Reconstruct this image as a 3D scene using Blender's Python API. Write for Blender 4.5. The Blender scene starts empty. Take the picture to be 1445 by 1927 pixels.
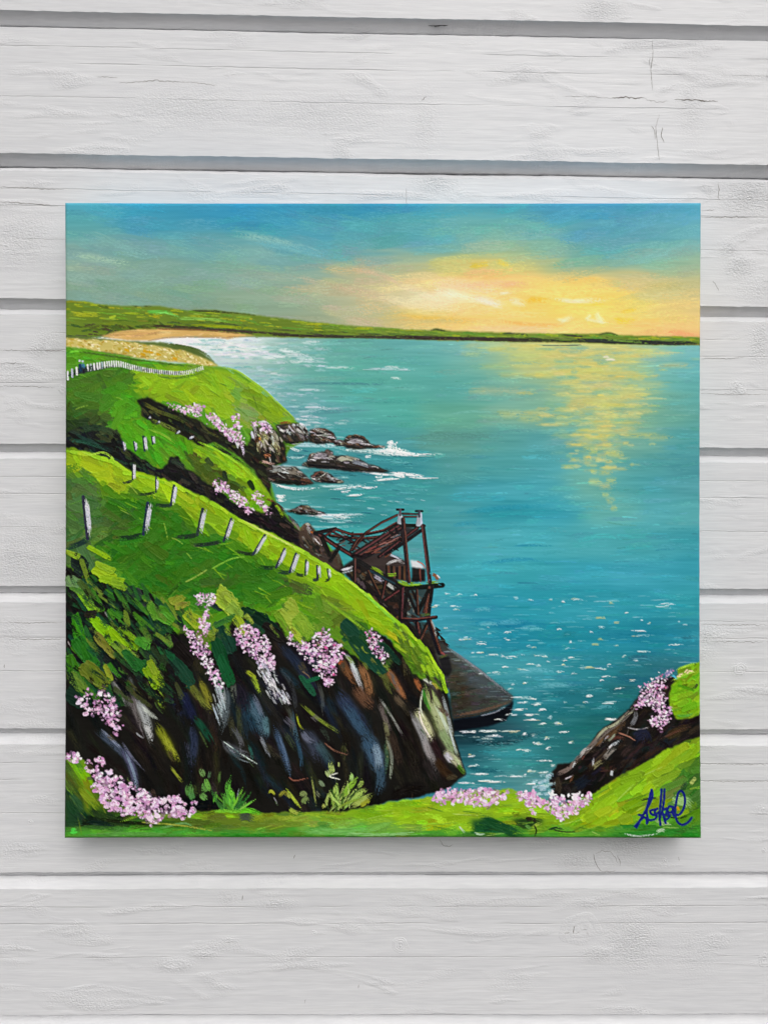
import bpy, math, random
import numpy as np

# ---------------------------------------------------------------- camera, sky, sun, exposure
sc = bpy.context.scene
U = 0.0005                      # metres per unit: the canvas is 1198 units = 0.6 m square
EYE = 1302.0                    # camera to canvas face, in units
ZC = 1.45                       # height of the optical axis above the ground
WALL = 80.0                     # canvas face to plank faces, in units
cam_d = bpy.data.cameras.new('camera'); cam = bpy.data.objects.new('camera', cam_d); sc.collection.objects.link(cam)
cam.location = (0, -EYE * U, ZC); cam.rotation_euler = (math.radians(90), 0, 0)
cam_d.sensor_fit = 'VERTICAL'; cam_d.sensor_height = 24.0
cam_d.lens = 24.0 / (2 * (963.5 / EYE)); cam_d.clip_start = 0.01; cam_d.clip_end = 200
sc.camera = cam
SUN_EL, SUN_AZ = 41.0, 14.0     # high in front of the wall and to its right (degrees)
world = bpy.data.worlds.new('World'); sc.world = world; world.use_nodes = True
wn_ = world.node_tree.nodes; wl_ = world.node_tree.links
bg = wn_['Background']; sky = wn_.new('ShaderNodeTexSky'); sky.sky_type = 'NISHITA'; sky.sun_disc = False
sky.sun_elevation = math.radians(SUN_EL); sky.sun_rotation = math.radians(180 - SUN_AZ)
sky.air_density = 1.0; sky.dust_density = 6.0; sky.ozone_density = 1.0
hs = wn_.new('ShaderNodeHueSaturation'); hs.inputs['Saturation'].default_value = 0.22      # overcast: nearly grey
wl_.new(sky.outputs[0], hs.inputs['Color']); wl_.new(hs.outputs[0], bg.inputs['Color'])
bg.inputs['Strength'].default_value = 0.131
sun_d = bpy.data.lights.new('sun', 'SUN'); sun = bpy.data.objects.new('sun', sun_d); sc.collection.objects.link(sun)
sun_d.energy = 0.48; sun_d.angle = math.radians(60); sun_d.color = (1.0, 0.985, 0.97)
sun.rotation_euler = (math.radians(90 - SUN_EL), 0, math.radians(SUN_AZ))
sc.view_settings.view_transform = 'Standard'; sc.view_settings.look = 'None'; sc.view_settings.gamma = 1.0
sc.view_settings.use_curve_mapping = False; sc.view_settings.exposure = -0.10
sc.cycles.max_bounces = 5; sc.cycles.diffuse_bounces = 4; sc.cycles.glossy_bounces = 2

def wx(px, d=0.0): return (px - 722.5) * U * (EYE + d) / EYE       # picture-plane units at depth d -> metres
def wz(py, d=0.0): return ZC + (963.5 - py) * U * (EYE + d) / EYE
def link(o, parent=None):
    sc.collection.objects.link(o)
    if parent: o.parent = parent
    return o
def lin(c):
    c = np.asarray(c, np.float32); return np.where(c <= .04045, c / 12.92, ((np.maximum(c, 0) + .055) / 1.055) ** 2.4)
def grid_mesh(name, co, faces, mat, smooth=True):
    me = bpy.data.meshes.new(name); co = np.ascontiguousarray(co, np.float32); faces = np.ascontiguousarray(faces, np.int32)
    me.vertices.add(len(co)); me.vertices.foreach_set('co', co.ravel())
    me.loops.add(faces.size); me.loops.foreach_set('vertex_index', faces.ravel())
    me.polygons.add(len(faces)); me.polygons.foreach_set('loop_start', np.arange(0, faces.size, faces.shape[1], dtype=np.int32))
    me.polygons.foreach_set('use_smooth', np.full(len(faces), smooth)); me.materials.append(mat); me.update(calc_edges=True)
    return me
def empty(name, loc, label, cat):
    o = link(bpy.data.objects.new(name, None)); o.location = loc; o['label'] = label; o['category'] = cat
    bpy.context.view_layer.update(); return o
def child(name, me, parent):
    o = link(bpy.data.objects.new(name, me), parent); o.matrix_parent_inverse = parent.matrix_world.inverted() if parent.parent is None else parent.matrix_parent_inverse @ parent.parent.matrix_world; return o

# ---------------------------------------------------------------- materials
def new_mat(name):
    m = bpy.data.materials.new(name); m.use_nodes = True; return m, m.node_tree.nodes, m.node_tree.links, m.node_tree.nodes['Principled BSDF']
def plank_material():
    m, n, l, b = new_mat('white_painted_timber')
    at = n.new('ShaderNodeAttribute'); at.attribute_name = 'puv'
    ro = n.new('ShaderNodeAttribute'); ro.attribute_name = 'rough'
    def scaled(sx, sy):
        v = n.new('ShaderNodeVectorMath'); v.operation = 'MULTIPLY'; l.new(at.outputs['Vector'], v.inputs[0]); v.inputs[1].default_value = (sx, sy, 13.7); return v.outputs[0]
    def noise(sx, sy, detail=3, rough=.55, dist=0):
        t = n.new('ShaderNodeTexNoise'); t.inputs['Scale'].default_value = 1.0; t.inputs['Detail'].default_value = detail; t.inputs['Roughness'].default_value = rough; t.inputs['Distortion'].default_value = dist
        l.new(scaled(sx, sy), t.inputs['Vector']); return t.outputs['Fac']
    def mth(op, a, b_=None, c=None, clamp=False):
        k = n.new('ShaderNodeMath'); k.operation = op; k.use_clamp = clamp
        for i, x in enumerate((a, b_, c)):
            if x is None: continue
            if isinstance(x, (int, float)): k.inputs[i].default_value = x
            else: l.new(x, k.inputs[i])
        return k.outputs[0]
    def ramp(x, a, c): return mth('MULTIPLY', mth('SUBTRACT', x, a), 1.0 / (c - a), clamp=True)
    sep = n.new('ShaderNodeSeparateXYZ'); l.new(at.outputs['Vector'], sep.inputs[0])
    fine = noise(1 / 60, 1 / 1.9, 2, .6)                 # saw and brush lines along the board
    mid = noise(1 / 220, 1 / 7.0, 2, .5, .3)
    wav = noise(1 / 420, 1 / 34.0, 1, .5, 1.2)
    crumb = noise(1 / 4.2, 1 / 2.6, 2, .65)              # torn grain under the paint
    patch = ramp(noise(1 / 170, 1 / 46, 2, .6, .5), .54, .70)
    rmask = mth('MAXIMUM', mth('MULTIPLY', patch, .55), ro.outputs['Fac'])
    lines = None                                         # machined lines that run the length of the board
    wob = mth('ADD', sep.outputs[1], mth('MULTIPLY', noise(1 / 260, 0.0, 0), 3.0)); brk = noise(1 / 120, 1 / 90, 1)
    for k, (vv, wd) in enumerate(((34, 1.2), (66, 1.6), (129, 1.0))):
        p = mth('SUBTRACT', 1.0, mth('MULTIPLY', mth('ABSOLUTE', mth('SUBTRACT', wob, vv + 1.5)), 1 / wd), clamp=True)
        p = mth('MULTIPLY', p, ramp(brk, .36, .5))
        lines = p if lines is None else mth('ADD', lines, p)
    h = mth('ADD', mth('MULTIPLY', fine, .24), mth('ADD', mth('MULTIPLY', mid, .36), mth('MULTIPLY', wav, .7)))
    h = mth('ADD', h, mth('MULTIPLY', mth('MULTIPLY', crumb, rmask), 3.6))
    h = mth('ADD', h, mth('MULTIPLY', lines, -.55))
    bp = n.new('ShaderNodeBump'); bp.inputs['Strength'].default_value = 1.0; bp.inputs['Distance'].default_value = 0.00052
    l.new(h, bp.inputs['Height']); l.new(bp.outputs[0], b.inputs['Normal'])
    tone = mth('ADD', mth('MULTIPLY', noise(1 / 330, 1 / 22, 2, .6, .4), .5), mth('MULTIPLY', noise(1 / 45, 1 / 3.0, 1), .5))
    mix = n.new('ShaderNodeMix'); mix.data_type = 'RGBA'
    mix.inputs['A'].default_value = (.650, .656, .676, 1); mix.inputs['B'].default_value = (.742, .746, .760, 1)
    l.new(ramp(tone, .32, .66), mix.inputs['Factor'])
    pit = mth('MULTIPLY', ramp(noise(1 / 3.5, 1 / 2.2, 2), .66, .76), mth('MULTIPLY', rmask, .45))
    mx2 = n.new('ShaderNodeMix'); mx2.data_type = 'RGBA'; mx2.inputs['B'].default_value = (.33, .32, .31, 1)
    l.new(mth('MAXIMUM', pit, mth('MULTIPLY', lines, .3)), mx2.inputs['Factor']); l.new(mix.outputs['Result'], mx2.inputs['A'])
    l.new(mx2.outputs['Result'], b.inputs['Base Color']); b.inputs['Roughness'].default_value = .42; b.inputs['Specular IOR Level'].default_value = .35
    return m
def simple_mat(name, col, rough=.8):
    m, n, l, b = new_mat(name)
    t = n.new('ShaderNodeTexNoise'); t.inputs['Scale'].default_value = 900; r = n.new('ShaderNodeMix'); r.data_type = 'RGBA'
    r.inputs['A'].default_value = tuple(c * .6 for c in col) + (1,); r.inputs['B'].default_value = tuple(col) + (1,)
    tc = n.new('ShaderNodeTexCoord'); l.new(tc.outputs['Object'], t.inputs['Vector']); l.new(t.outputs['Fac'], r.inputs['Factor']); l.new(r.outputs['Result'], b.inputs['Base Color'])
    b.inputs['Roughness'].default_value = rough; b.inputs['Specular IOR Level'].default_value = .2
    return m
def paint_material():
    m, n, l, b = new_mat('acrylic_paint')
    at = n.new('ShaderNodeAttribute'); at.attribute_name = 'paint'
    l.new(at.outputs['Color'], b.inputs['Base Color']); b.inputs['Roughness'].default_value = .45; b.inputs['Specular IOR Level'].default_value = .09
    return m
M_WOOD = plank_material(); M_PAINT = paint_material()
M_CRACK = simple_mat('bare_wood_crack', (.20, .18, .155)); M_BACK = simple_mat('dark_leak_stop', (.05, .048, .045)); M_SLIT = simple_mat('hole_in_the_wood', (.015, .014, .013))
# ---------------------------------------------------------------- plank wall
# grooves as they are seen at the left and right picture edges: lower edge of the board above, upper edge of the board below
GROOVES = [((18.5, 52.5), (48.5, 79.0)), ((288.5, 321.0), (310.5, 343.5)), ((561.0, 591.6), (577.0, 606.6)), ((834.0, 863.0), (842.7, 871.4)),
           ((1102.7, 1133.0), (1107.6, 1136.7)), ((1371.0, 1401.0), (1372.0, 1403.0)), ((1642.0, 1673.0), (1640.6, 1670.5)), ((1910.0, 1940.0), (1907.5, 1937.0))]
X0, X1, DEEP = -330.0, 1775.0, 21.0
wall = empty('plank_wall', (0, WALL * U, 0), 'white painted wall of wide horizontal planks with V grooves behind the painting', 'wall')
edges = [((-250.0, -222.0), (-216.0, -190.0))] + GROOVES + [((2178.0, 2208.0), (2172.0, 2202.0))]
ROUGH = [(1410,370,55,40,1.0),(1392,500,28,22,.9),(1440,540,60,30,.5),(1370,470,20,20,.7),(40,450,60,50,.7),(75,655,22,16,.9),(45,690,22,14,.7),(40,1050,70,50,.8),(90,640,30,20,.5),(1430,640,22,40,.8),(1385,730,16,14,.8),(1330,1195,40,18,.8),(1390,1258,14,12,.8),(1320,1230,24,18,.6),(25,1190,30,30,.6),
         (1300,200,26,60,.5),(360,200,120,40,.55),(600,215,160,40,.5),(1130,18,40,24,.7),(820,340,40,24,.8),(1080,1620,30,16,.8),(1180,1590,46,24,.8),(1190,1770,50,50,.9),(1130,1795,34,14,.9),(1110,1700,40,10,.7),(520,1700,36,10,.8),(330,1815,32,12,.9),(385,1795,26,8,.8),(430,1770,20,6,.7),(1300,1790,50,50,.4),(430,1690,20,20,.5),(20,1600,30,20,.4),(800,230,30,60,.4),(60,1000,40,20,.5)]
prng = np.random.default_rng(3)
def vnoise1(n, cell, amp):
    k = prng.random(int(n / cell) + 3); t = np.linspace(0, len(k) - 2, n); i = t.astype(int); f = t - i; f = f * f * (3 - 2 * f)
    return ((k[i] * (1 - f) + k[i + 1] * f) - .5) * 2 * amp
NX, NV = 520, 62
PLANKS = []
def plank(k):
    (ua, la), (ub, lb) = edges[k]; (uc, lc), (ud, ld) = edges[k + 1]
    t = np.linspace(0, 1, NX + 1); px = X0 + (X1 - X0) * t; s = px / 1445.0
    top = la + (lb - la) * s + vnoise1(NX + 1, 5, .55) + vnoise1(NX + 1, 60, .8)
    bot = uc + (ud - uc) * s + vnoise1(NX + 1, 3, .55) + vnoise1(NX + 1, 50, .9)
    rows = []                                                     # (picture row, depth behind the face)
    gt, gb = 15.2, 15.2
    c = top.copy(); rows += [(c - gt + .15, np.full(NX + 1, DEEP + 26.)), (c - gt + .15, np.full(NX + 1, DEEP)), (c - gt * .5, np.full(NX + 1, DEEP * .5)), (c - .5, np.full(NX + 1, .7))]
    dz = vnoise1(NX + 1, 90, .12)
    for j in range(NV + 1):
        f = j / NV; rows.append((top + (bot - top) * f, np.full(NX + 1, 0.0) + dz * math.sin(f * 3.1)))
    c = bot; rows += [(c + .5, np.full(NX + 1, .7)), (c + gb * .5, np.full(NX + 1, DEEP * .5)), (c + gb - .15, np.full(NX + 1, DEEP)), (c + gb - .15, np.full(NX + 1, DEEP + 26.))]
    R = len(rows); co = np.zeros((R, NX + 1, 3), np.float32); uv = np.zeros_like(co)
    for r, (py, dp) in enumerate(rows):
        sc_ = (EYE + WALL) / EYE
        co[r, :, 0] = (px - 722.5) * U * sc_; co[r, :, 1] = (WALL + dp) * U; co[r, :, 2] = ZC + (963.5 - py) * U * sc_
        uv[r, :, 0] = px + k * 977.0; uv[r, :, 1] = py - top; uv[r, :, 2] = k
    rgh = np.zeros((R, NX + 1), np.float32)
    for x, y, rx, ry, a in ROUGH:
        rgh = np.maximum(rgh, a * np.exp(-((px[None, :] - x) / rx) ** 2 - ((np.array([p for p, _ in rows]) - y) / ry) ** 2))
    i = (np.arange(R - 1)[:, None] * (NX + 1) + np.arange(NX)[None, :]).ravel()
    faces = np.stack([i, i + NX + 1, i + NX + 2, i + 1], 1)
    me = grid_mesh('plank', co.reshape(-1, 3), faces, M_WOOD)
    a = me.attributes.new('puv', 'FLOAT_VECTOR', 'POINT'); a.data.foreach_set('vector', uv.ravel())
    a = me.attributes.new('rough', 'FLOAT', 'POINT'); a.data.foreach_set('value', rgh.ravel())
    # sharp where the face turns into the bevels
    sh = me.attributes.new('sharp_edge', 'BOOLEAN', 'EDGE')
    ev = np.zeros(len(me.edges) * 2, np.int32); me.edges.foreach_get('vertices', ev); ev = ev.reshape(-1, 2) // (NX + 1)
    sh.data.foreach_set('value', (ev[:, 0] == ev[:, 1]) & np.isin(ev[:, 0], [1, 3, 4, R - 5, R - 4, R - 2]))
    o = child('plank', me, wall); PLANKS.append(o)
    return o
for k in range(len(edges) - 1): plank(k)
def bar_mesh(x0, x1, y0, y1, z0, z1):
    v = [(x, y, z) for x in (x0, x1) for y in (y0, y1) for z in (z0, z1)]
    return np.array(v), np.array([(0, 1, 3, 2), (4, 6, 7, 5), (0, 4, 5, 1), (2, 3, 7, 6), (0, 2, 6, 4), (1, 5, 7, 3)])
kk = (EYE + WALL) / EYE
v, f = bar_mesh(wx(X0, WALL), wx(X1, WALL), (WALL + DEEP + 8) * U, (WALL + DEEP + 30) * U, wz(2150, WALL), wz(-190, WALL))
child('leak_stop_backing', grid_mesh('leak_stop_backing', v, f, M_BACK, False), wall)  # dark backing added behind the boards, stops light leaking through the gaps
def plank_at(py):
    for k in range(len(edges) - 1):
        if edges[k + 1][0][0] + 12 > py: return PLANKS[k]
# marks in the boards: splits, knots, nail heads
def ribbon(pts, w, name, mat, depth=-.25, jag=.7):
    P = np.array(pts, float); d = np.r_[0, np.cumsum(np.hypot(*np.diff(P, axis=0).T))]; n = max(6, int(d[-1] / 3)); t = np.linspace(0, d[-1], n)
    x = np.interp(t, d, P[:, 0]); y = np.interp(t, d, P[:, 1]) + prng.normal(0, jag, n) * (np.hypot(*(P[-1] - P[0])) > 12); x = x + prng.normal(0, jag * .4, n)
    tx, ty = np.gradient(x), np.gradient(y); L = np.hypot(tx, ty) + 1e-9; nx, ny = -ty / L, tx / L
    wd = w * .42 * (np.sin(np.linspace(.08, 3.06, n)) ** .6) * prng.uniform(.45, 1.15, n)
    co = []
    for sgn in (-1, 1):
        X = x + sgn * nx * wd; Y = y + sgn * ny * wd
        co.append(np.stack([(X - 722.5) * U * kk, np.full(n, (WALL + depth) * U), ZC + (963.5 - Y) * U * kk], 1))
    co = np.concatenate(co); i = np.arange(n - 1)
    return child(name, grid_mesh(name, co, np.stack([i, i + 1, n + i + 1, n + i], 1), mat, False), plank_at(P[0, 1]))
for pts, w in [([(226,156),(250,155),(280,153),(296,151),(310,153),(330,154),(348,155)], 1.3), ([(345,154),(370,156),(392,159),(408,160)], .8), ([(1062,181),(1110,182),(1150,184)], .8), ([(1150,184),(1175,183),(1195,185),(1212,184)], 2.6), ([(1212,184),(1224,190),(1240,192),(1256,191)], 1.0), ([(1268,187),(1300,188),(1325,190),(1350,190)], 2.6),
               ([(1226,76),(1228,100),(1224,130),(1227,172)], 1.2), ([(1222,110),(1221,120),(1224,130)], .9), ([(1225,238),(1231,245),(1232,262)], 1.5), ([(1246,240),(1243,256),(1249,268)], 1.8), ([(1240,215),(1233,240),(1236,270),(1240,304)], 1.1), ([(792,190),(800,183),(803,181)], 1.2), ([(1350,344),(1352,358),(1350,372),(1354,376)], 1.4), ([(1320,409),(1360,409),(1410,409)], 1.3), ([(1318,396),(1345,396)], .8), ([(1340,528),(1346,536),(1352,547)], 1.1),
               ([(0,352),(40,353),(90,356),(122,357)], 1.0), ([(0,380),(60,383),(110,388)], 1.3), ([(764,355),(765,384)], .9), ([(0,659),(40,660),(76,659)], 1.0), ([(74,659),(95,660),(123,661)], 1.6), ([(0,683),(30,684),(50,685)], .8), ([(0,727),(60,727),(105,729)], .9), ([(0,1171),(60,1172),(122,1171)], 1.0), ([(30,1203),(80,1203),(122,1203)], 1.2), ([(9,1250),(9,1257)], 1.2),
               ([(1318,1175),(1380,1176),(1445,1176)], 1.1), ([(1340,1207),(1400,1208),(1445,1208)], 1.1), ([(1318,1437),(1380,1438),(1445,1439)], 1.0), ([(1322,1470),(1380,1471),(1445,1471)], 1.0), ([(1320,674),(1370,675),(1400,672)], .9), ([(1318,741),(1380,742),(1445,742)], .9),
               ([(1116,1606),(1119,1620),(1124,1632),(1131,1640)], 1.6), ([(1119,1606),(1132,1601),(1148,1603),(1158,1614),(1162,1628)], .9), ([(1131,1640),(1146,1641),(1158,1638)], 1.0), ([(1160,1611),(1166,1620),(1166,1630)], 1.4), ([(827,1579),(832,1589),(841,1594),(853,1590)], 1.3), ([(1276,1612),(1277,1620)], 1.0), ([(556,1608),(552,1616)], 1.3), ([(457,1684),(456,1695)], 1.3), ([(675,1852),(674,1860)], 1.3), ([(575,1880),(574,1888)], 1.0), ([(1078,1738),(1080,1745),(1078,1756)], 2.2), ([(1060,1757),(1070,1755),(1080,1757)], 1.4), ([(1083,1757),(1092,1750),(1102,1748),(1106,1760)], 1.2), ([(751,1774),(754,1780),(750,1787)], 1.2), ([(180,145),(210,146),(222,147)], 1.0), ([(1260,530),(1262,538)], 1)]:
    ribbon(pts, w, 'crack', M_CRACK)
sl = ribbon([(806,42.5),(820,43),(836,42),(853,40)], 3.4, 'slit', M_SLIT, depth=8.5, jag=.2)
def knot(px, py, rx, ry, rings, amp=.8, name='knot'):
    na, nr = 40, 22; a = np.linspace(0, 2 * math.pi, na, endpoint=False); r = np.linspace(0, 1, nr)
    wob = 1 + .10 * np.sin(a * 2 + px) + .06 * np.sin(a * 5 + py)
    X = px + r[:, None] * (rx * np.cos(a) * wob)[None]; Y = py + r[:, None] * (ry * np.sin(a) * wob)[None]
    hgt = (np.sin(r * rings * 2 * math.pi) * .5 + .5)[:, None] * amp * (1 - r[:, None] ** 6) * (1 + .35 * np.sin(a * 3 + px)[None]); hgt[-1] = -.9
    co = np.stack([(X - 722.5) * U * kk, (WALL - .12 - hgt) * U, ZC + (963.5 - Y) * U * kk], -1).reshape(-1, 3)
    i, j = np.meshgrid(np.arange(nr - 1), np.arange(na), indexing='ij'); j2 = (j + 1) % na
    fc = np.stack([i * na + j, i * na + j2, (i + 1) * na + j2, (i + 1) * na + j], -1).reshape(-1, 4)
    me = grid_mesh(name, co, fc, M_WOOD); k = PLANKS.index(plank_at(py)); uv = np.stack([X + k * 977., Y - edges[k][0][1], np.full_like(X, k)], -1).astype(np.float32)
    at = me.attributes.new('puv', 'FLOAT_VECTOR', 'POINT'); at.data.foreach_set('vector', uv.ravel())
    at = me.attributes.new('rough', 'FLOAT', 'POINT'); at.data.foreach_set('value', np.full(na * nr, .25, np.float32))
    return child(name, me, plank_at(py))
for a in [(1090,1748,40,32,3.0,.28),(1140,1621,22,19,2.0,.22),(753,1779,17,15,3.5,.4),(329,1815,26,10,3.0,.45),(1437,1806,12,14,2.5,.4),(1392,1259,13,11,2.5,.5),(119,733,10,9,2,.35),(1395,735,9,8,2,.4)]: knot(*a)
for x, y in [(143,1738),(591,1755),(58,1547),(1250,1619),(1437,1600)]: knot(x, y, 5.0, 5.0, 1.5, .5, 'nail_head')
# ---------------------------------------------------------------- the painted surface: a small brush engine
# Coordinates on the canvas: 1 unit = 0.5 mm of canvas, origin offset (OX, OY) at the canvas corner.
OX, OY, CW = 122.0, 381.0, 1198.0
PS = 0.8                                     # samples per unit
N = int(CW * PS)
rng = np.random.default_rng(7)
COL = np.zeros((N, N, 3), np.float32)        # paint colour
HGT = np.zeros((N, N), np.float32)           # paint thickness (units)
WEV = np.ones((N, N), np.float32)            # how far the weave still shows
IDS = np.zeros((N, N), np.int16)
YY, XX = np.mgrid[0:N, 0:N].astype(np.float32)
XX = XX / PS + OX; YY = YY / PS + OY
PARTS = []; PID = {}                          # every painted motif gets its own patch of the paint surface
def newpart(kind):
    PARTS.append(kind); PID[kind] = len(PARTS) - 1
for _k in ('painted_sky', 'painted_sea', 'painted_headland', 'painted_beach', 'painted_hillside', 'painted_cliff', 'painted_rock', 'painted_pier',
           'painted_slipway', 'painted_grass', 'painted_flowers', 'painted_fence_post', 'painted_picket_fence', 'signature', 'painted_walkers', 'painted_wave'):
    newpart(_k)
def cinterp(n, m):
    """smooth (cosine) interpolation matrix from m knots to n samples"""
    t = np.linspace(0, m - 1.001, n); i = t.astype(int); f = t - i; f = f * f * (3 - 2 * f)
    M = np.zeros((n, m), np.float32); M[np.arange(n), i] = 1 - f; M[np.arange(n), i + 1] += f
    return M
def vnoise(sx, sy, seed, n=None):
    """value noise 0..1 with cells of sx by sy units"""
    n = n or N
    r = np.random.default_rng(seed)
    mx = max(3, int(n / PS / sx) + 2); my = max(3, int(n / PS / sy) + 2)
    return (cinterp(n, my) @ r.random((my, mx), np.float32) @ cinterp(n, mx).T).astype(np.float32)
def fnoise(sx, sy, seed, o=3):
    a = 0; w = 0
    for k in range(o):
        a = a + vnoise(sx / 2**k, sy / 2**k, seed + 31 * k) * 0.6**k; w += 0.6**k
    return a / w
NZ = [fnoise(14, 14, 11), fnoise(14, 14, 12), fnoise(5, 5, 13, 2), fnoise(60, 60, 14), fnoise(120, 9, 15), fnoise(60, 4, 16), fnoise(3, 3, 17, 1)]
BR = np.random.default_rng(5).random((64, 512)).astype(np.float32)      # bristles: rows across the brush, columns along
for _k in range(4): BR = (BR + np.roll(BR, 1, 1) + np.roll(BR, -1, 1)) / 3
BR = (BR - BR.mean()) / BR.std() * 0.25 + 0.5
WEAVE = 0.5 + 0.25 * (np.sin((XX + YY * 0.5) * 2 * math.pi / 4.4) + np.sin((XX * 0.5 - YY) * 2 * math.pi / 4.4))
GRAIN = 0.45 * WEAVE + 0.55 * NZ[6]

def rgb(c): return np.array(c, np.float32) / 255.0
def blur(a, k):
    for _ in range(2):
        for ax in (0, 1):
            c = np.cumsum(np.pad(a, [(k + 1, k) if i == ax else (0, 0) for i in range(a.ndim)], mode='edge'), axis=ax, dtype=np.float64)
            n = a.shape[ax]
            a = ((c.take(range(2 * k + 1, 2 * k + 1 + n), ax) - c.take(range(0, n), ax)) / (2 * k + 1)).astype(np.float32)
    return a
def win(x0, y0, x1, y1):
    i0 = max(0, int((y0 - OY) * PS)); i1 = min(N, int((y1 - OY) * PS) + 2)
    j0 = max(0, int((x0 - OX) * PS)); j1 = min(N, int((x1 - OX) * PS) + 2)
    return (slice(i0, i1), slice(j0, j1)) if i1 > i0 and j1 > j0 else None
def pmask_w(pts, rag=3.0, soft=0):
    """ragged polygon mask: (window, mask in it)"""
    P = np.array(pts, np.float32); g = rag + 3 + soft * 3 / PS
    w = win(P[:, 0].min() - g, P[:, 1].min() - g, P[:, 0].max() + g, P[:, 1].max() + g)
    x = XX[w] + (NZ[0][w] - .5) * 2.4 * rag + (NZ[2][w] - .5) * rag
    y = YY[w] + (NZ[1][w] - .5) * 2.4 * rag + (NZ[6][w] - .5) * rag * 0.5
    ins = np.zeros(x.shape, bool)
    for (xa, ya), (xb, yb) in zip(P, np.roll(P, -1, 0)):
        if ya == yb: continue
        c = ((ya > y) != (yb > y)) & (x < (xb - xa) * (y - ya) / (yb - ya) + xa); ins ^= c
    m = ins.astype(np.float32)
    return w, (blur(m, soft) if soft else m)
def pmask(pts, rag=3.0, soft=0):
    m = np.zeros((N, N), np.float32); w, k = pmask_w(pts, rag, soft); m[w] = k
    return m
def setid(m, part):
    if part is not None: IDS[m > 0.5] = PID[part]
def fill(pts, c, part=None, rag=3.0, soft=1, a=1.0, h=None, wev=None, jit=0.05, clip=None):
    w, m = pmask_w(pts, rag, soft)
    m = m * a
    if clip is not None: m = m * clip[w]
    cc = rgb(c) + ((NZ[3][w] - .5) * 2 * jit + (NZ[5][w] - .5) * jit)[..., None]
    COL[w] = COL[w] * (1 - m[..., None]) + cc * m[..., None]
    if h is not None: HGT[w] = HGT[w] * (1 - m) + (h + h * .5 * (NZ[2][w] - .5)) * m
    if wev is not None: WEV[w] = WEV[w] * (1 - m) + wev * m
    if part is not None:
        q = IDS[w]; q[m > .5] = PID[part]; IDS[w] = q
    full = np.zeros((N, N), np.float32); full[w] = m
    return full
def catmull(pts, k=6):
    P = np.array(pts, np.float32)
    if len(P) < 3: return P
    Q = np.vstack([2 * P[0] - P[1], P, 2 * P[-1] - P[-2]]); out = []
    for i in range(1, len(Q) - 2):
        for t in np.arange(k) / k:
            a, b, c, d = Q[i - 1], Q[i], Q[i + 1], Q[i + 2]
            out.append(.5 * ((2 * b) + (-a + c) * t + (2 * a - 5 * b + 4 * c - d) * t * t + (-a + 3 * b - 3 * c + d) * t**3))
    out.append(P[-1]); return np.array(out, np.float32)
def stroke(pts, w, c, a=1.0, dry=0.35, h=0.5, part=None, clip=None, soft=None, taper=0.12, smooth=True, ridge=0.6, wev=0.25, jit=0.03, c2=None, grow=None):
    """one loaded brush stroke: bristle streaks along it, broken by the weave where dry, ridged at its sides"""
    P = catmull(pts, 3 if w < 5 else 5) if smooth else np.array(pts, np.float32)
    if soft is None: soft = max(.9, w * .16)
    wn = win(P[:, 0].min() - w, P[:, 1].min() - w, P[:, 0].max() + w, P[:, 1].max() + w)
    if wn is None: return
    x, y = XX[wn], YY[wn]
    best = np.full(x.shape, 1e9, np.float32); vv = np.zeros_like(best); ss = np.zeros_like(best); s0 = 0.0
    for (xa, ya), (xb, yb) in zip(P[:-1], P[1:]):
        dx, dy = xb - xa, yb - ya; L = math.hypot(dx, dy)
        if L < 1e-4: continue
        t = np.clip(((x - xa) * dx + (y - ya) * dy) / (L * L), 0, 1)
        ex = x - xa - t * dx; ey = y - ya - t * dy; d = ex * ex + ey * ey
        k = d < best
        best = np.where(k, d, best); vv = np.where(k, (dx * ey - dy * ex) / L, vv); ss = np.where(k, s0 + t * L, ss); s0 += L
    if s0 == 0: return
    d = np.sqrt(best); u = ss / s0; hw = w / 2 * np.ones_like(d)
    if taper: hw = hw * np.clip(np.minimum(u, 1 - u) / taper + 0.35, 0, 1) ** 0.6
    if grow is not None: hw = hw * (grow[0] + (grow[1] - grow[0]) * u)
    v = np.clip(vv / np.maximum(hw, .3), -1, 1)
    seed = rng.integers(0, 60000)
    b = BR[((v * .5 + .5) * min(30, 3 + w * 1.2) + seed % 64).astype(int) % 64, (ss * 0.5 + seed % 512).astype(int) % 512]
    al = np.clip((hw - d) / soft + 0.5, 0, 1)
    if dry and w > 3 and taper:
        e = BR[((v * .5 + .5) * min(30, 3 + w * 1.2) + seed % 64).astype(int) % 64, seed % 500]
        al = al * np.clip((u - (e - .25) * .28) * 9, 0, 1) * np.clip((1 - u - (e - .25) * .4) * 7, 0, 1)
    if dry: al = al * np.clip((b * .55 + GRAIN[wn] * .6 - dry * (0.25 + 0.9 * u)) * 4.0, 0, 1)
    al = al * a
    if clip is not None: al = al * clip[wn]
    col = rgb(c) + (rng.random(3).astype(np.float32) - .5) * 2 * jit
    if c2 is not None: col = col + (rgb(c2) - rgb(c)) * np.clip(b * 1.6 - .3, 0, 1)[..., None]
    col = col + ((b - .5) * 0.10)[..., None]
    COL[wn] = COL[wn] * (1 - al[..., None]) + col * al[..., None]
    hh = h * (0.55 + ridge * np.abs(v) ** 3 + (b - .5) * 0.9)
    HGT[wn] = np.maximum(HGT[wn] * (1 - al * .75), 0) + hh * al
    WEV[wn] = WEV[wn] * (1 - al) + np.maximum(0, wev) * al
    if part is not None:
        q = IDS[wn]; q[al > 0.5] = PID[part]; IDS[wn] = q
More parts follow.
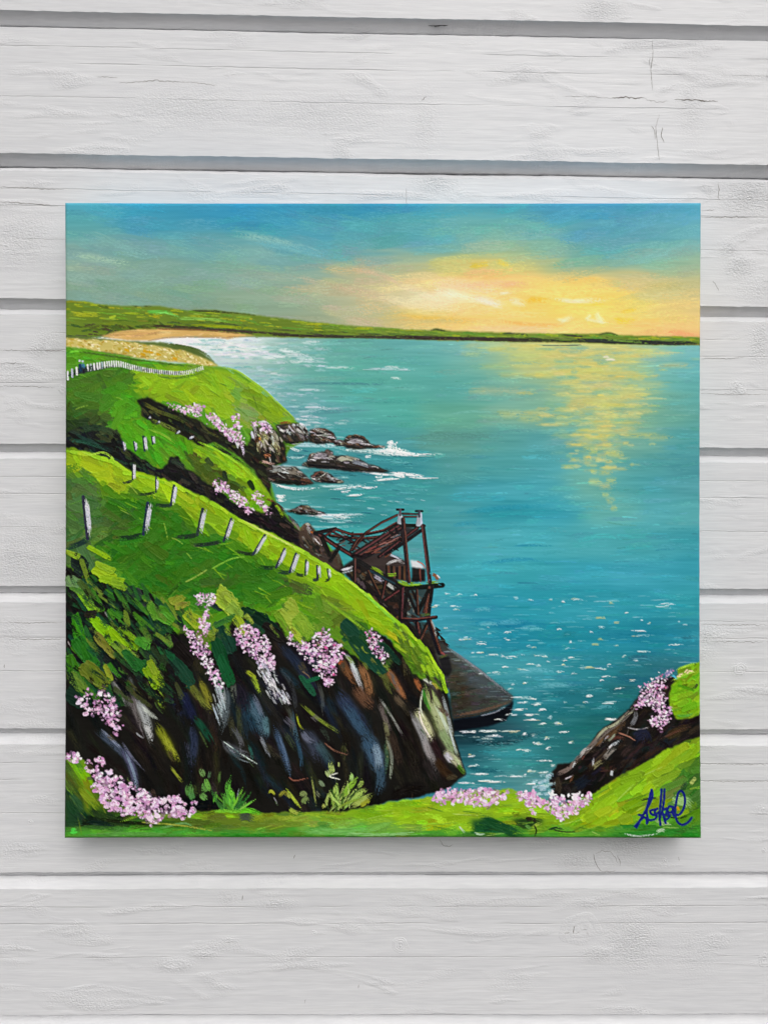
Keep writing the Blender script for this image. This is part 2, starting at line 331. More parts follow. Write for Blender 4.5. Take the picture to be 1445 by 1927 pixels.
def knife(cx, cy, L, W, ang, c, a=1.0, dry=0.3, h=0.9, part=None, clip=None, c2=None, jit=.02, wev=.1, sq=.5):
    """palette-knife flake: a flat slab with ragged ends, a raised lip on one side"""
    R = math.hypot(L, W) / 2 + 3
    wn = win(cx - R, cy - R, cx + R, cy + R)
    if wn is None: return
    ca, sa = math.cos(ang), math.sin(ang)
    x = XX[wn] - cx; y = YY[wn] - cy
    u = (x * ca + y * sa) / (L / 2); v = (-x * sa + y * ca) / (W / 2)
    rg = rng.random() * 40
    o1, o2 = rng.integers(0, N - x.shape[0]), rng.integers(0, N - x.shape[1])
    wo = (slice(o1, o1 + x.shape[0]), slice(o2, o2 + x.shape[1]))
    n1 = NZ[2][wo]; n2 = NZ[0][wo]
    p = 1.3 + 5.0 * sq; rough = .34 if W > 8 else .3
    sk = u * rng.uniform(-.35, .35); tp = 1 + u * rng.uniform(-.35, .35)
    vv = (v - sk) / np.maximum(tp, .4)
    e = (np.abs(vv) ** p + np.abs(u) ** p) ** (2.0 / p) * .9 + (n1 - .5) * rough * 1.2 + (n2 - .5) * rough * 1.6
    al = np.clip((1 - e) * min(L, W) * .5 * .9 + .3, 0, 1)
    if dry: al = al * np.clip((GRAIN[wn] + n1 * .4 - dry * (0.2 + 0.9 * (u * .5 + .5))) * 4.5, 0, 1)
    al = al * a
    if clip is not None: al = al * clip[wn]
    st = BR[((v * .5 + .5) * 24 + rg).astype(int) % 64, ((u + 1) * L * .12 + rg * 9).astype(int) % 512]
    col = rgb(c) + (rng.random(3).astype(np.float32) - .5) * 2 * jit + ((st - .5) * .09)[..., None]
    if c2 is not None: col = col + (rgb(c2) - rgb(c)) * np.clip(v * .5 + .5 + (st - .5), 0, 1)[..., None] * .8
    COL[wn] = COL[wn] * (1 - al[..., None]) + col * al[..., None]
    lip = np.clip(1 - np.abs(1 - e - .12) * 6, 0, 1) * (0.6 + .8 * (v > 0))
    HGT[wn] = HGT[wn] * (1 - al * .85) + (h * (.5 + (st - .5) * .5) + h * 1.1 * lip) * al
    WEV[wn] = WEV[wn] * (1 - al) + wev * al
    if part is not None:
        q = IDS[wn]; q[al > 0.5] = PID[part]; IDS[wn] = q
_SI = {}
def sample_in(m, n):
    if id(m) not in _SI: _SI[id(m)] = (np.flatnonzero(m.ravel() > 0.5), m)
    ii = _SI[id(m)][0]
    k = ii[rng.integers(0, len(ii), n)]; return XX.ravel()[k], YY.ravel()[k]
def repaint(m, n, Lr, Wr, ang, src, jit=.05, val=.08, dry=.35, h=.8, kind='knife', part=None, spread=.35, a=.95, wev=.12):
    """go over a blocked-in area with strokes that pick up its colour"""
    xs, ys = sample_in(m, n)
    for x, y in zip(xs, ys):
        i = min(N - 1, int((y - OY) * PS)); j = min(N - 1, int((x - OX) * PS))
        an = (ang(x, y) if callable(ang) else ang) + rng.normal(0, spread)
        c = np.clip(src[i, j] * (1 + rng.normal(0, val)) + rng.normal(0, jit, 3) * np.array([1, .7, .25]), 0, 1) * 255
        L = rng.uniform(*Lr); W = rng.uniform(*Wr)
        if kind == 'knife': knife(x, y, L, W, an, c, a=a, dry=dry * rng.uniform(.5, 1.4), h=h * rng.uniform(.4, 1.2), clip=m, part=part, wev=wev)
        else:
            dx, dy = math.cos(an) * L / 2, math.sin(an) * L / 2; b = rng.normal(0, L * .06)
            stroke([(x - dx, y - dy), (x - dy * b / L, y + dx * b / L), (x + dx, y + dy)], W, c, a=a, dry=dry * rng.uniform(.6, 1.4), h=h * rng.uniform(.4, 1.2), clip=m, part=part, wev=wev)
def field(cp, sx, sy, warp=0, seed=3):
    """colour field from colour spots, smeared along x"""
    P = np.array(cp, np.float32); acc = np.zeros((N // 3 + 1, N // 3 + 1, 3), np.float32); ws = np.zeros(acc.shape[:2], np.float32) + 1e-6
    g = np.arange(N // 3 + 1, dtype=np.float32) * 3 / PS
    for x, y, r, gg, b in P:
        wx = np.exp(-((g + OX - x) / sx) ** 2 / 2); wy = np.exp(-((g + OY - y) / sy) ** 2 / 2)
        w = wy[:, None] * wx[None, :] + 1e-7 / (1 + ((g + OX - x) / sx)[None, :] ** 2 + ((g + OY - y) / sy)[:, None] ** 2)
        acc += w[..., None] * np.array([r, gg, b], np.float32); ws += w
    acc /= ws[..., None]
    wy = (vnoise(150, 22, seed) - .5) * warp + (vnoise(70, 7, seed + 1) - .5) * warp * .6
    wx = (vnoise(40, 14, seed + 2) - .5) * warp * 3
    fi = np.clip(((YY - OY + wy) * PS) / 3, 0, N // 3 - 1.01); fj = np.clip(((XX - OX + wx) * PS) / 3, 0, N // 3 - 1.01)
    i = fi.astype(int); j = fj.astype(int); fi = (fi - i)[..., None]; fj = (fj - j)[..., None]
    return ((acc[i, j] * (1 - fj) + acc[i, j + 1] * fj) * (1 - fi) + (acc[i + 1, j] * (1 - fj) + acc[i + 1, j + 1] * fj) * fi) / 255.0
def inpoly(x, y, P):
    r = False
    for (xa, ya), (xb, yb) in zip(P, P[1:] + P[:1]):
        if (ya > y) != (yb > y) and x < (xb - xa) * (y - ya) / (yb - ya) + xa: r = not r
    return r
PINK = [(214, 164, 204), (224, 182, 214), (232, 200, 224), (200, 148, 192), (236, 214, 232), (218, 172, 210)]
def blossoms(poly, n, size, pal=PINK, white=.25, mag=0.0, shade=True, h=1.1):
    xs = [p[0] for p in poly]; ys = [p[1] for p in poly]; k = 0; t = 0; newpart('painted_flowers')
    white *= .8; n = int(n * (1.6 if size < 8 else 1.4)); size = size * (.74 if size < 8 else .82)
    cx, cy = sum(xs) / len(xs), sum(ys) / len(ys)
    while k < n and t < n * 12:
        t += 1
        x = rng.uniform(min(xs), max(xs)); y = rng.uniform(min(ys), max(ys))
        if not inpoly(x, y, poly): continue
        x += rng.normal(0, 2.2); y += rng.normal(0, 2.2)
        k += 1
        r = rng.random(); first = k < n * .4
        c = (244, 236, 243) if r < white else ((214, 96, 158) if r < white + mag else pal[rng.integers(len(pal))])
        s = size * rng.uniform(.4, 1.3)
        if first and shade: c = [(176, 126, 170), (186, 146, 184), (120, 92, 116), (196, 146, 190), (70, 60, 66)][rng.integers(5)]
        an = rng.uniform(-.9, .9) + (1.57 if rng.random() < .3 else 0)
        if rng.random() < .45:
            stroke([(x - s * .55 * math.cos(an), y - s * .55 * math.sin(an)), (x, y + rng.normal(0, s * .15)), (x + s * .55 * math.cos(an), y + s * .55 * math.sin(an))], s * rng.uniform(.5, .9), c, a=.9, dry=.3, h=h * (.4 if first else 1), part='painted_flowers', soft=1.0, taper=.3, c2=(240, 222, 238) if rng.random() < .25 else None)
        else:
            knife(x, y, s * rng.uniform(1, 1.5), s * rng.uniform(.6, 1.0), an, c, a=.6 if first else .92, dry=.34, h=h * (.4 if first else 1), part='painted_flowers', c2=(240, 222, 238) if rng.random() < .2 else ((190, 130, 182) if rng.random() < .4 else None), jit=.03, sq=.2)
        if size > 5 and not first and rng.random() < .4:      # curled petal mark inside
            stroke([(x - s * .3, y + s * .1), (x, y - s * .25), (x + s * .3, y + s * .05)], 1.5, (250, 243, 250) if rng.random() < .5 else (178, 100, 158), a=.7, dry=.15, h=h * .6, part='painted_flowers')
def fan(base, tips, w, c, c2=None, part='painted_grass', h=.9):
    for (x, y), (tx, ty) in zip(base, tips):
        mx, my = (x + tx) / 2 + rng.normal(0, 2), (y + ty) / 2 - 3
        stroke([(x, y), (mx, my), (tx, ty)], w * rng.uniform(.7, 1.3), c, c2=c2, dry=.35, h=h, part=part, taper=.5)

CRAG = [(170,170,172),(206,206,208),(120,116,112),(84,72,62),(60,50,44),(40,34,32),(24,22,22),(18,16,16),(110,72,50),(150,150,130)]
def crag(poly, n, ang, part=None, pal=CRAG, w=(1.5, 5), L=(6, 22), dry=.38, sp=.35):
    """short broken strokes that give rock its planes"""
    w_, m_ = pmask_w(poly, 1.5, 0); m = np.zeros((N, N), np.float32); m[w_] = m_
    xs = [p[0] for p in poly]; ys = [p[1] for p in poly]; y0, y1 = min(ys), max(ys); t = 0
    while t < n:
        x = rng.uniform(min(xs), max(xs)); y = rng.uniform(y0, y1); t += 1
        if not inpoly(x, y, poly): continue
        f = (y - y0) / (y1 - y0); k = int(np.clip(rng.normal(1.5 + 5 * f, 2.2), 0, 8)); c = pal[k % len(pal)] if rng.random() < .9 else pal[-1]
        an = ang + rng.normal(0, sp); l = rng.uniform(*L)
        stroke([(x - l * .5 * math.cos(an), y - l * .5 * math.sin(an)), (x + rng.normal(0, 1), y + rng.normal(0, 1)), (x + l * .5 * math.cos(an), y + l * .5 * math.sin(an))], rng.uniform(*w), c, dry=dry, h=1.0, a=.85, clip=m, part=part)
# ---------------------------------------------------------------- the picture itself, painted back to front
def paint_picture():
    global COL
    # ---- sky
    sky = [(122,385,70,165,198),(300,390,45,150,196),(450,400,42,148,200),(700,390,38,144,190),(900,390,58,158,195),(1100,395,50,146,198),(1250,395,58,152,198),(1315,395,82,172,206),
     (130,430,80,165,182),(300,430,58,153,190),(480,430,46,148,192),(600,440,66,158,192),(750,430,72,163,182),(900,430,98,173,180),(1000,430,100,175,176),(1100,430,76,160,192),(1200,430,80,163,188),(1310,430,95,175,202),
     (130,470,128,170,165),(250,470,108,163,170),(400,470,98,163,176),(500,470,130,180,176),(580,480,80,158,188),(700,470,88,163,182),(830,465,70,162,198),(900,460,130,185,166),(960,470,150,186,150),(1030,470,120,180,170),(1150,480,76,163,188),(1250,470,92,168,182),(1310,470,125,186,190),
     (130,510,146,180,164),(300,510,130,170,158),(450,510,125,170,163),(600,510,140,175,158),(700,510,188,184,140),(760,500,178,188,140),(880,500,216,200,92),(960,490,225,205,112),(1050,500,178,190,132),(1130,500,86,168,176),(1220,500,138,188,160),(1310,500,170,190,142),
     (130,540,125,162,150),(300,545,125,165,146),(500,540,145,175,150),(650,545,184,180,140),(740,545,200,194,148),(820,530,242,212,146),(900,525,242,194,118),(960,540,250,205,120),(1050,535,255,215,108),(1130,530,250,202,108),(1200,530,216,196,130),(1310,530,196,192,140),
     (500,580,140,170,146),(650,575,165,180,150),(720,565,202,195,150),(830,560,250,232,190),(900,565,252,234,180),(960,555,250,210,136),(1010,565,250,198,60),(1060,560,255,224,98),(1120,560,255,224,88),(1180,575,252,218,80),(1250,570,218,204,132),(1310,565,224,200,132),
     (700,605,176,184,144),(780,600,234,200,92),(870,605,245,204,90),(950,590,252,214,90),(1040,600,255,214,88),(1120,600,255,232,124),(1180,605,255,212,78),(1240,600,240,210,124),(1310,600,236,204,128),
     (720,622,195,185,140),(900,622,232,200,148),(1000,622,240,204,148),(1100,625,245,204,120),(1200,627,244,198,124),(1310,630,246,170,108),
     (130,565,126,165,150),(400,600,130,160,140),(550,610,150,168,138)]
    S = field(sky, 48, 17, 14, 21)
    S = S + np.clip((S[..., 2:] - S[..., :1]) * 1.2, 0, .5) * rgb((16, 8, -14))       # a little more green in the blues
    S = S * .96 + S.mean(-1, keepdims=True) * .04
    k = np.clip((S[..., :1] - S[..., 2:]) * 1.1, 0, 1) * .30; S = S * (1 - k) + rgb((250, 226, 166)) * k
    COL[:] = np.clip(S + ((NZ[4] - .5) * .05 + (NZ[5] - .5) * .035)[..., None], 0, 1)
    HGT[:] = .12 + .12 * (NZ[5] - .5); IDS[:] = PID['painted_sky']
    src = COL.copy()
    m = (YY < 650).astype(np.float32)
    repaint(m, 520, (50, 150), (9, 24), lambda x, y: .10 if x < 700 else -.08, src, jit=.012, val=.02, dry=.62, h=.22, kind='brush', spread=.12, a=.65, wev=.9)
    def sk(p, w, c, a=.7, dry=.42, h=.25): stroke(p, w * 1.25, c, a=a, dry=dry, h=h, wev=.8, soft=w * .8, taper=.45)
    for p, w, c in [([(440,440),(520,455),(600,478)],11,(150,195,195)),([(470,455),(560,470),(620,490)],9,(110,175,190)),([(130,480),(200,490),(260,500)],10,(165,195,180)),
                    ([(600,505),(660,510),(720,505)],12,(200,185,140)),([(620,540),(690,552),(760,575)],12,(205,190,150)),([(650,505),(720,520),(780,548)],8,(215,190,150)),
                    ([(880,502),(905,500),(925,498)],8,(225,200,60)),([(930,490),(955,500),(965,502)],7,(235,205,80)),
                    ([(860,520),(910,512),(950,518)],12,(240,190,130)),([(930,540),(970,535),(1005,540)],8,(240,180,130)),([(1050,530),(1100,527),(1150,530)],9,(252,196,100)),
                    ([(740,590),(820,600),(920,608)],8,(238,200,80)),([(930,603),(1000,612),(1080,612)],6,(245,195,100)),([(1200,545),(1260,540),(1310,545)],14,(200,190,130)),([(1170,500),(1240,480),(1310,455)],12,(120,185,190)),
                    ([(985,568),(1010,564),(1040,567)],8,(250,190,40)),([(1150,600),(1175,606),(1200,603)],8,(252,205,50)),([(1165,590),(1185,585),(1200,582)],5,(245,205,60)),
                    ([(1080,575),(1110,572),(1150,578)],6,(252,215,70)),([(1250,625),(1290,630),(1316,634)],8,(250,165,105)),([(860,600),(900,580),(950,570)],9,(250,215,140)),([(770,608),(840,604),(900,610)],6,(215,190,120))]:
        sk(p, w, c)
    for p, w, c in [([(800,530),(880,540),(960,552)],16,(248,222,176)),([(960,548),(1060,552),(1150,548)],14,(252,226,140)),([(1040,580),(1120,586),(1200,590)],16,(252,226,120)),([(900,585),(980,592),(1040,590)],12,(250,222,140)),([(860,540),(930,534),(1000,532)],10,(244,200,150)),([(700,560),(760,566),(830,580)],14,(222,208,164)),([(740,588),(820,590),(880,596)],10,(232,206,130)),([(1180,560),(1250,556),(1316,552)],16,(214,200,146)),([(1160,612),(1240,612),(1316,616)],10,(244,204,140)),([(860,618),(960,618),(1060,620)],6,(240,210,160))]:
        sk(p, w, c, a=.6)
    for p, w, a in [([(810,545),(835,552),(865,565)],10,.75),([(830,548),(870,558),(900,566)],9,.9),([(880,560),(920,568),(955,580)],8,.9),([(900,568),(930,574),(945,578)],5,.9),([(955,566),(975,570),(990,580)],8,.85),([(760,570),(800,560),(860,570)],8,.4),
                    ([(935,555),(950,552),(965,552)],3,.8),([(1035,562),(1080,567),(1140,562)],5,.8),([(1045,566),(1110,570),(1160,560)],4,.6),([(720,560),(780,575),(850,585)],16,.35),([(740,540),(790,550),(840,575)],10,.35)]:
        sk(p, w * 1.15, (252, 240, 212), a=a * .72, dry=.3, h=.35)
    for p, w in [([(1118,588),(1124,600),(1134,612)],4),([(1098,600),(1115,604),(1150,610)],3.5),([(1112,592),(1104,600),(1100,606)],4),([(1122,584),(1128,598),(1140,608)],3),([(1050,608),(1068,600),(1080,596)],5),([(1044,600),(1058,604),(1072,603)],3)]:
        stroke(p, w * 1.7, (255, 247, 214), dry=.3, h=.7, a=.5, soft=w * 1.2, taper=.45)
    # ---- sea
    sea = [(420,655,222,228,228),(480,655,195,212,212),(560,655,118,174,170),(650,655,92,164,160),(750,655,88,164,166),(850,655,92,168,172),(900,660,128,184,172),(960,655,185,198,132),(1050,655,205,202,128),(1150,655,195,202,134),(1250,660,138,190,172),(1310,665,108,184,196),
     (330,645,235,236,236),(370,670,150,195,195),(430,690,165,200,200),(500,690,126,180,176),(600,690,86,164,156),(700,690,80,164,156),(800,690,80,164,160),(900,690,96,168,160),(980,690,170,190,135),(1060,690,190,196,128),(1130,690,195,200,128),(1190,690,158,188,146),(1260,690,106,178,176),(1315,690,92,178,186),
     (480,740,138,185,186),(560,740,96,164,166),(700,740,76,164,156),(850,740,80,164,160),(950,740,100,168,160),(1050,740,118,172,152),(1100,740,160,188,138),(1150,740,162,188,136),(1200,740,135,180,148),(1270,740,90,168,166),(1315,740,82,164,166),
     (560,780,88,154,166),(640,780,76,158,160),(750,780,70,164,156),(850,780,90,164,146),(980,780,118,172,152),(1050,780,100,168,158),(1080,780,130,178,146),(1130,780,145,182,140),(1180,780,125,175,148),(1250,780,100,166,152),(1310,780,82,158,156),
     (650,830,60,153,160),(720,830,66,148,156),(850,830,82,148,140),(950,830,76,154,155),(1050,830,70,153,165),(1100,830,100,165,152),(1140,830,120,172,146),(1200,830,100,165,155),(1300,830,70,153,160),
     (600,880,55,135,145),(700,880,48,132,145),(760,880,46,138,150),(850,880,70,148,150),(950,880,66,153,160),(1050,880,66,158,172),(1130,880,100,170,158),(1200,880,70,153,160),(1310,880,62,143,155),
     (560,920,66,148,150),(700,920,50,142,150),(800,920,56,148,155),(900,920,56,153,172),(1000,920,60,158,176),(1130,920,100,170,160),(1200,920,66,158,170),(1310,920,72,153,165),
     (650,960,46,138,145),(760,960,46,142,150),(850,960,60,148,160),(950,960,40,146,164),(1050,960,46,153,176),(1140,960,90,170,168),(1250,960,72,163,176),(1310,960,78,163,170),
     (650,1020,46,153,160),(760,1020,70,148,155),(830,1020,56,148,160),(900,1020,64,163,180),(1000,1020,60,163,180),(1100,1020,66,163,176),(1200,1020,62,158,170),(1310,1020,50,148,165),
     (840,1080,50,153,170),(900,1080,54,163,182),(1000,1080,44,153,170),(1100,1080,44,153,176),(1200,1080,54,158,182),(1310,1080,44,148,170),
     (830,1140,54,153,176),(900,1140,34,143,170),(1000,1140,34,148,170),(1100,1140,38,148,170),(1200,1140,34,143,166),(1310,1140,40,148,165),
     (850,1200,44,143,165),(950,1200,24,133,160),(1050,1200,20,133,156),(1150,1200,24,133,156),(1250,1200,16,123,150),(1310,1200,40,133,155),
     (900,1260,54,148,165),(1000,1260,54,148,165),(1100,1260,34,133,150),(1200,1260,30,116,132),(1250,1260,34,106,122),
     (980,1310,36,128,145),(1080,1310,26,113,130),(1150,1310,22,106,118),(1200,1310,16,92,102),
     (880,1370,8,40,54),(950,1370,26,76,90),(1020,1370,36,116,128),(1100,1370,22,106,112),(1150,1370,12,86,92),
     (880,1420,22,82,98),(950,1420,54,146,152),(1020,1420,32,116,128),(1060,1420,22,96,102),
     (800,1470,36,116,138),(900,1470,46,126,138),(1000,1470,66,132,138),(1040,1470,76,138,148),(800,1500,50,130,150)]
    S = field(sea, 38, 17, 12, 41) + rgb((11, 7, 3))
    S = np.clip(S + ((NZ[4] - .5) * .07 + (NZ[5] - .5) * .06)[..., None], 0, 1)
    hz = [(122,636),(430,636),(560,636),(700,637),(860,642),(1000,644),(1100,646),(1200,649),(1322,651),(1322,1582),(118,1582)]
    msea = pmask(hz, .6); q = msea > .5
    COL[q] = S[q]; setid(msea, 'painted_sea')
    src = COL.copy()
    dark = lambda y: .2 if y < 1000 else .4
    repaint(msea, 1500, (25, 110), (4, 11), 0.0, src, jit=.014, val=.045, dry=.6, h=.22, kind='brush', spread=.05, a=.6, wev=.85)
    repaint(msea * (YY > 1150), 260, (25, 70), (4, 9), -.03, src, jit=.014, val=.12, dry=.6, h=.3, kind='brush', spread=.06, a=.6, wev=.8)
    repaint(msea, 1100, (14, 60), (1.6, 3.4), 0.0, src, jit=.015, val=.09, dry=.5, h=.3, kind='brush', spread=.05, a=.55, wev=.8)
    def sw(p, w, c, a=.85, dry=.4, h=.4, part=None, soft=None): stroke(p, w, c, a=a, dry=dry, h=h, wev=.7, part=part, clip=msea, soft=soft or w * .55, taper=.5)
    # broad tone marks
    for p, w, c, a in [([(850,966),(930,958),(1060,948)],10,(34,146,168),.55),([(900,972),(1000,965),(1080,960)],9,(40,150,172),.5),([(960,1027),(1010,1026),(1050,1027)],4,(25,140,160),.7),([(900,1060),(990,1052),(1040,1060)],7,(30,142,165),.6),
                       ([(840,990),(880,985),(930,984)],8,(40,145,165),.6),([(560,722),(640,722),(760,724)],5,(70,130,140),.6),([(640,756),(720,756),(860,758)],8,(75,160,150),.5),([(540,770),(600,775),(680,772)],7,(75,130,150),.6),([(770,825),(850,820),(960,824)],14,(85,140,128),.5),
                       ([(880,1170),(960,1175),(1060,1172)],14,(15,125,152),.5),([(1090,1190),(1180,1195),(1300,1188)],16,(20,125,150),.5),([(1000,1330),(1080,1340),(1150,1330)],14,(20,100,112),.6),([(870,1392),(930,1398),(1000,1390)],11,(6,44,58),.85),([(880,1380),(960,1388),(1040,1375)],10,(15,70,84),.7),
                       ([(890,1412),(960,1418),(1040,1420)],12,(60,155,158),.6),([(1150,1275),(1210,1280),(1240,1272)],16,(25,95,112),.6),([(870,1440),(900,1448),(960,1452)],9,(18,84,98),.7)]:
        sw(p, w, c, a)
    # sun glitter: horizontal yellow dashes in a narrowing column
    gl = [(892,652,60),(960,656,150),(1040,653,200),(1100,660,180),(1165,660,120),(1010,668,130),(1080,672,170),(1140,675,110),(985,682,60),(1040,684,120),(1110,688,130),(1150,700,90),(1090,700,110),(1030,705,70),(960,706,60),(1120,712,100),(1160,712,70),(1080,722,70),(1130,727,80),(1110,738,90),(1170,744,110),
          (1190,750,60),(1100,752,70),(1130,762,60),(1090,766,60),(1140,775,60),(1150,785,40),(1200,775,70),(1000,785,60),(960,780,60),(1010,778,70),(900,738,50),(950,735,120),(1060,797,40),(1140,795,60),(1140,806,70),(1170,810,40),(1240,824,60),(1200,820,90),(1120,820,60),(1140,834,50),(1080,838,40),(1120,842,60),(1170,835,40),
          (1105,862,22),(1160,858,40),(1135,855,30),(1150,880,34),(1140,890,30),(1120,906,32),(1140,916,30),(1150,905,24),(1140,930,22),(1148,945,18),(1155,955,16),(1270,690,80),(930,690,70),(1230,668,100),(890,668,60)]
    for k in range(90):                                     # the lit column under the dashes
        y = 652 + 190 * rng.random(); x = rng.normal(1118 + (y - 650) * .05, 44 * (1 - (y - 650) / 260) + 10); L = 90 * (1 - (y - 650) / 300) + 14
        stroke([(x - L / 2, y), (x, y), (x + L / 2, y)], 11, (200, 202, 124), a=.34, dry=.2, h=.15, wev=.85, clip=msea, soft=9, taper=.6)
    for x, y, L in gl:
        edge = abs(x - 1120) / 200 + max(0, y - 780) / 300
        w = rng.uniform(8, 15) * (1 if y < 800 else .8)
        stroke([(x - L / 2, y + rng.normal(0, 1)), (x, y + rng.normal(0, 1.5)), (x + L / 2, y + rng.normal(0, 1))], w, [(206,202,114),(214,208,124),(198,198,122),(188,194,130)][rng.integers(4)], a=max(.28, .72 - edge * .35), dry=.3, h=.25, wev=.8, clip=msea, soft=w * .8, taper=.5)
    for k in range(300):
        y = 650 + 240 * rng.random() ** 1.25; x = rng.normal(1115 + (y - 650) * .07, 66 * (1 - (y - 650) / 330) + 9); L = rng.uniform(20, 80) * (1 - (y - 650) / 500); w = rng.uniform(3, 7)
        stroke([(x - L / 2, y), (x, y + rng.normal(0, 1)), (x + L / 2, y)], w, [(212,206,116),(204,200,112),(220,214,138),(150,188,148),(122,180,160)][rng.integers(5)], a=.5, dry=.32, h=.25, wev=.8, clip=msea, soft=w * .8, taper=.5)
    for x, y, L in [(1148,678,26),(1140,673,16),(1168,710,40),(1130,745,18),(1085,838,30),(1145,803,36),(1107,861,14)]:
        sw([(x - L / 2, y), (x, y - 1), (x + L / 2, y + 1)], 4, (232,210,110) if y > 690 else (250,244,226), a=.65, dry=.3, h=.6)
    # surf off the beach
    for k in range(210):
        x = 285 + 330 * rng.random() ** 1.4; y = 640 + rng.random() * (14 + max(0, (x - 340)) * .13) * 1.2
        if x > 440 and y < 646 + rng.random() * 10 and rng.random() < .5: continue
        L = rng.uniform(15, 60); f = max(0, 1 - (x - 300) / 300)
        c = (238,240,242) if rng.random() < .25 + .6 * f else [(180,208,208),(150,192,192),(205,215,220),(110,176,172)][rng.integers(4)]
        sw([(x - L / 2, y), (x, y + rng.normal(0, 1)), (x + L / 2, y + L * .03)], rng.uniform(2.5, 6), c, a=.45 + .35 * f, dry=.42)
    for k in range(120):
        t = rng.random(); x = 430 + t * 200 + rng.normal(0, 26); y = 670 + t * 150 + rng.normal(0, 14); L = rng.uniform(14, 50)
        sw([(x - L / 2, y), (x, y - 1), (x + L / 2, y + 1)], rng.uniform(2, 5), [(200,215,222),(165,196,205),(140,185,196),(96,168,170),(180,196,205)][rng.integers(5)], a=.5, dry=.48)
    for x, y, L in [(520,705,24),(510,668,70),(560,668,60),(570,676,24),(640,693,60),(610,690,40),(585,735,60),(560,790,60),(585,785,50),(570,800,36),(600,768,60),(740,692,40),(745,713,24),(735,696,120)]:
        sw([(x - L / 2, y - 1), (x, y - 1), (x + L / 2, y + 1)], 4, (214,226,228), a=.7, dry=.42)
    # ---- far headland
    top = [(122,566),(160,568),(190,574),(250,577),(275,577),(300,576),(330,582),(355,586),(375,584),(400,584),(450,590),(500,596),(560,603),(620,610),(680,615),(720,617),(760,621),(810,622),(822,619),(850,624),(950,627),(1050,629),(1120,629),(1145,626),(1160,631),(1240,634),(1322,636)]
    bot = [(1322,651),(1200,649),(1100,646),(1000,644),(860,642),(700,637),(560,636),(470,633),(430,630),(330,624),(250,628),(190,634),(122,642)]
    mh = fill(top + bot, (104, 130, 38), 'painted_headland', rag=.8, h=.3, wev=.6, soft=1)
    def hl(p, w, c, a=.85, dry=.4, h=.5): stroke(p, w, c, a=a, dry=dry, h=h, clip=mh, wev=.4)
    for k in range(420):
        x = 122 + 1198 * rng.random(); yt = np.interp(x, [p[0] for p in top], [p[1] for p in top]); yb = np.interp(-x, [-p[0] for p in bot], [p[1] for p in bot]); f = rng.random(); y = yt + f * (yb - yt)
        if f > .78: c = [(58,56,40),(70,66,44),(50,50,40)][rng.integers(3)]
        elif f > .5: c = [(78,104,34),(92,120,36),(70,88,36),(110,126,30)][rng.integers(4)]
        else: c = [(150,166,36),(128,156,44),(104,150,40),(160,170,30),(96,140,44)][rng.integers(5)]
        L = rng.uniform(12, 44) * (1 if x < 800 else .8)
        hl([(x - L / 2, y - 1), (x, y), (x + L / 2, y + L * .06)], rng.uniform(2, 4.5), c)
    for k in range(60):
        x = rng.uniform(122, 460); hl([(x, 616 + (x - 122) * .02 + rng.normal(0, 5)), (x + 25, 617 + (x - 122) * .02 + rng.normal(0, 5))], 4, [(60,84,34),(76,92,30),(66,70,34)][rng.integers(3)])
    for p, w, c in [([(122,568),(140,568),(160,570)],4,(150,140,30)),([(183,574),(195,578),(210,580)],5,(76,90,36)),([(246,578),(270,576),(292,580)],4,(74,72,36)),([(356,586),(400,586),(440,590)],4,(58,62,34)),([(420,588),(460,591),(482,594)],3,(64,70,34)),
                    ([(275,588),(310,588),(330,593)],6,(96,180,60)),([(290,591),(315,590),(340,598)],4,(120,205,90)),([(330,600),(400,602),(440,606)],5,(140,190,80)),([(360,612),(430,616),(500,620)],5,(146,160,20)),([(130,590),(160,594),(200,592)],8,(158,172,40)),([(205,600),(215,597),(222,597)],5,(170,186,50)),
                    ([(270,613),(330,616),(400,620)],5,(64,60,36)),([(350,617),(450,624),(560,630)],4,(70,56,40)),([(480,626),(560,632),(680,634)],5,(54,52,40)),([(560,633),(700,635),(860,640)],5,(50,48,38)),([(860,639),(1000,641),(1100,644)],5,(46,46,38)),([(1050,640),(1200,645),(1318,647)],8,(40,40,36)),([(700,634),(860,638),(1050,641)],7,(44,42,34)),([(1150,645),(1240,647),(1318,648)],7,(36,38,34)),([(1200,646),(1260,647),(1318,648)],4,(40,44,40)),
                    ([(805,623),(820,620),(845,625)],4,(56,58,40)),([(940,628),(970,628),(1000,633)],4,(58,62,40)),([(1045,629),(1080,633),(1110,634)],4,(58,62,40)),([(1125,630),(1145,627),(1165,633)],4,(64,74,40)),([(740,626),(800,628),(860,632)],5,(110,140,50)),([(1140,640),(1180,643),(1220,647)],4,(110,140,60)),([(1000,636),(1060,638),(1110,640)],4,(100,124,50)),([(1230,640),(1280,641),(1316,642)],4,(110,146,56))]:
        hl(p, w, c, a=.9, dry=.3)
    stroke([(1020,651),(1060,651),(1092,650)], 1.6, (60,66,66), a=.8, dry=.2, h=.4)
    # beach
    mb = fill([(190,634),(215,626),(260,621),(310,619),(380,622),(440,627),(480,632),(430,637),(370,634),(310,637),(282,642),(240,641)], (216,176,104), 'painted_beach', rag=.8, h=.25, wev=.6)
    for k in range(46):
        x = rng.uniform(205, 440); y = 622 + (x - 205) * .03 + rng.uniform(-2, 12)
        stroke([(x - 16, y + 2), (x, y), (x + 18, y + 1)], 3.5, [(226,186,112),(206,164,94),(232,196,130),(186,148,92)][rng.integers(4)], clip=mb, a=.7, dry=.4, h=.3, wev=.5)
    stroke([(280,642),(320,636),(380,635),(440,637)], 3, (180,158,122), a=.8, dry=.35)
    stroke([(300,620),(380,622),(450,628)], 2.5, (128,74,44), a=.8, dry=.35)
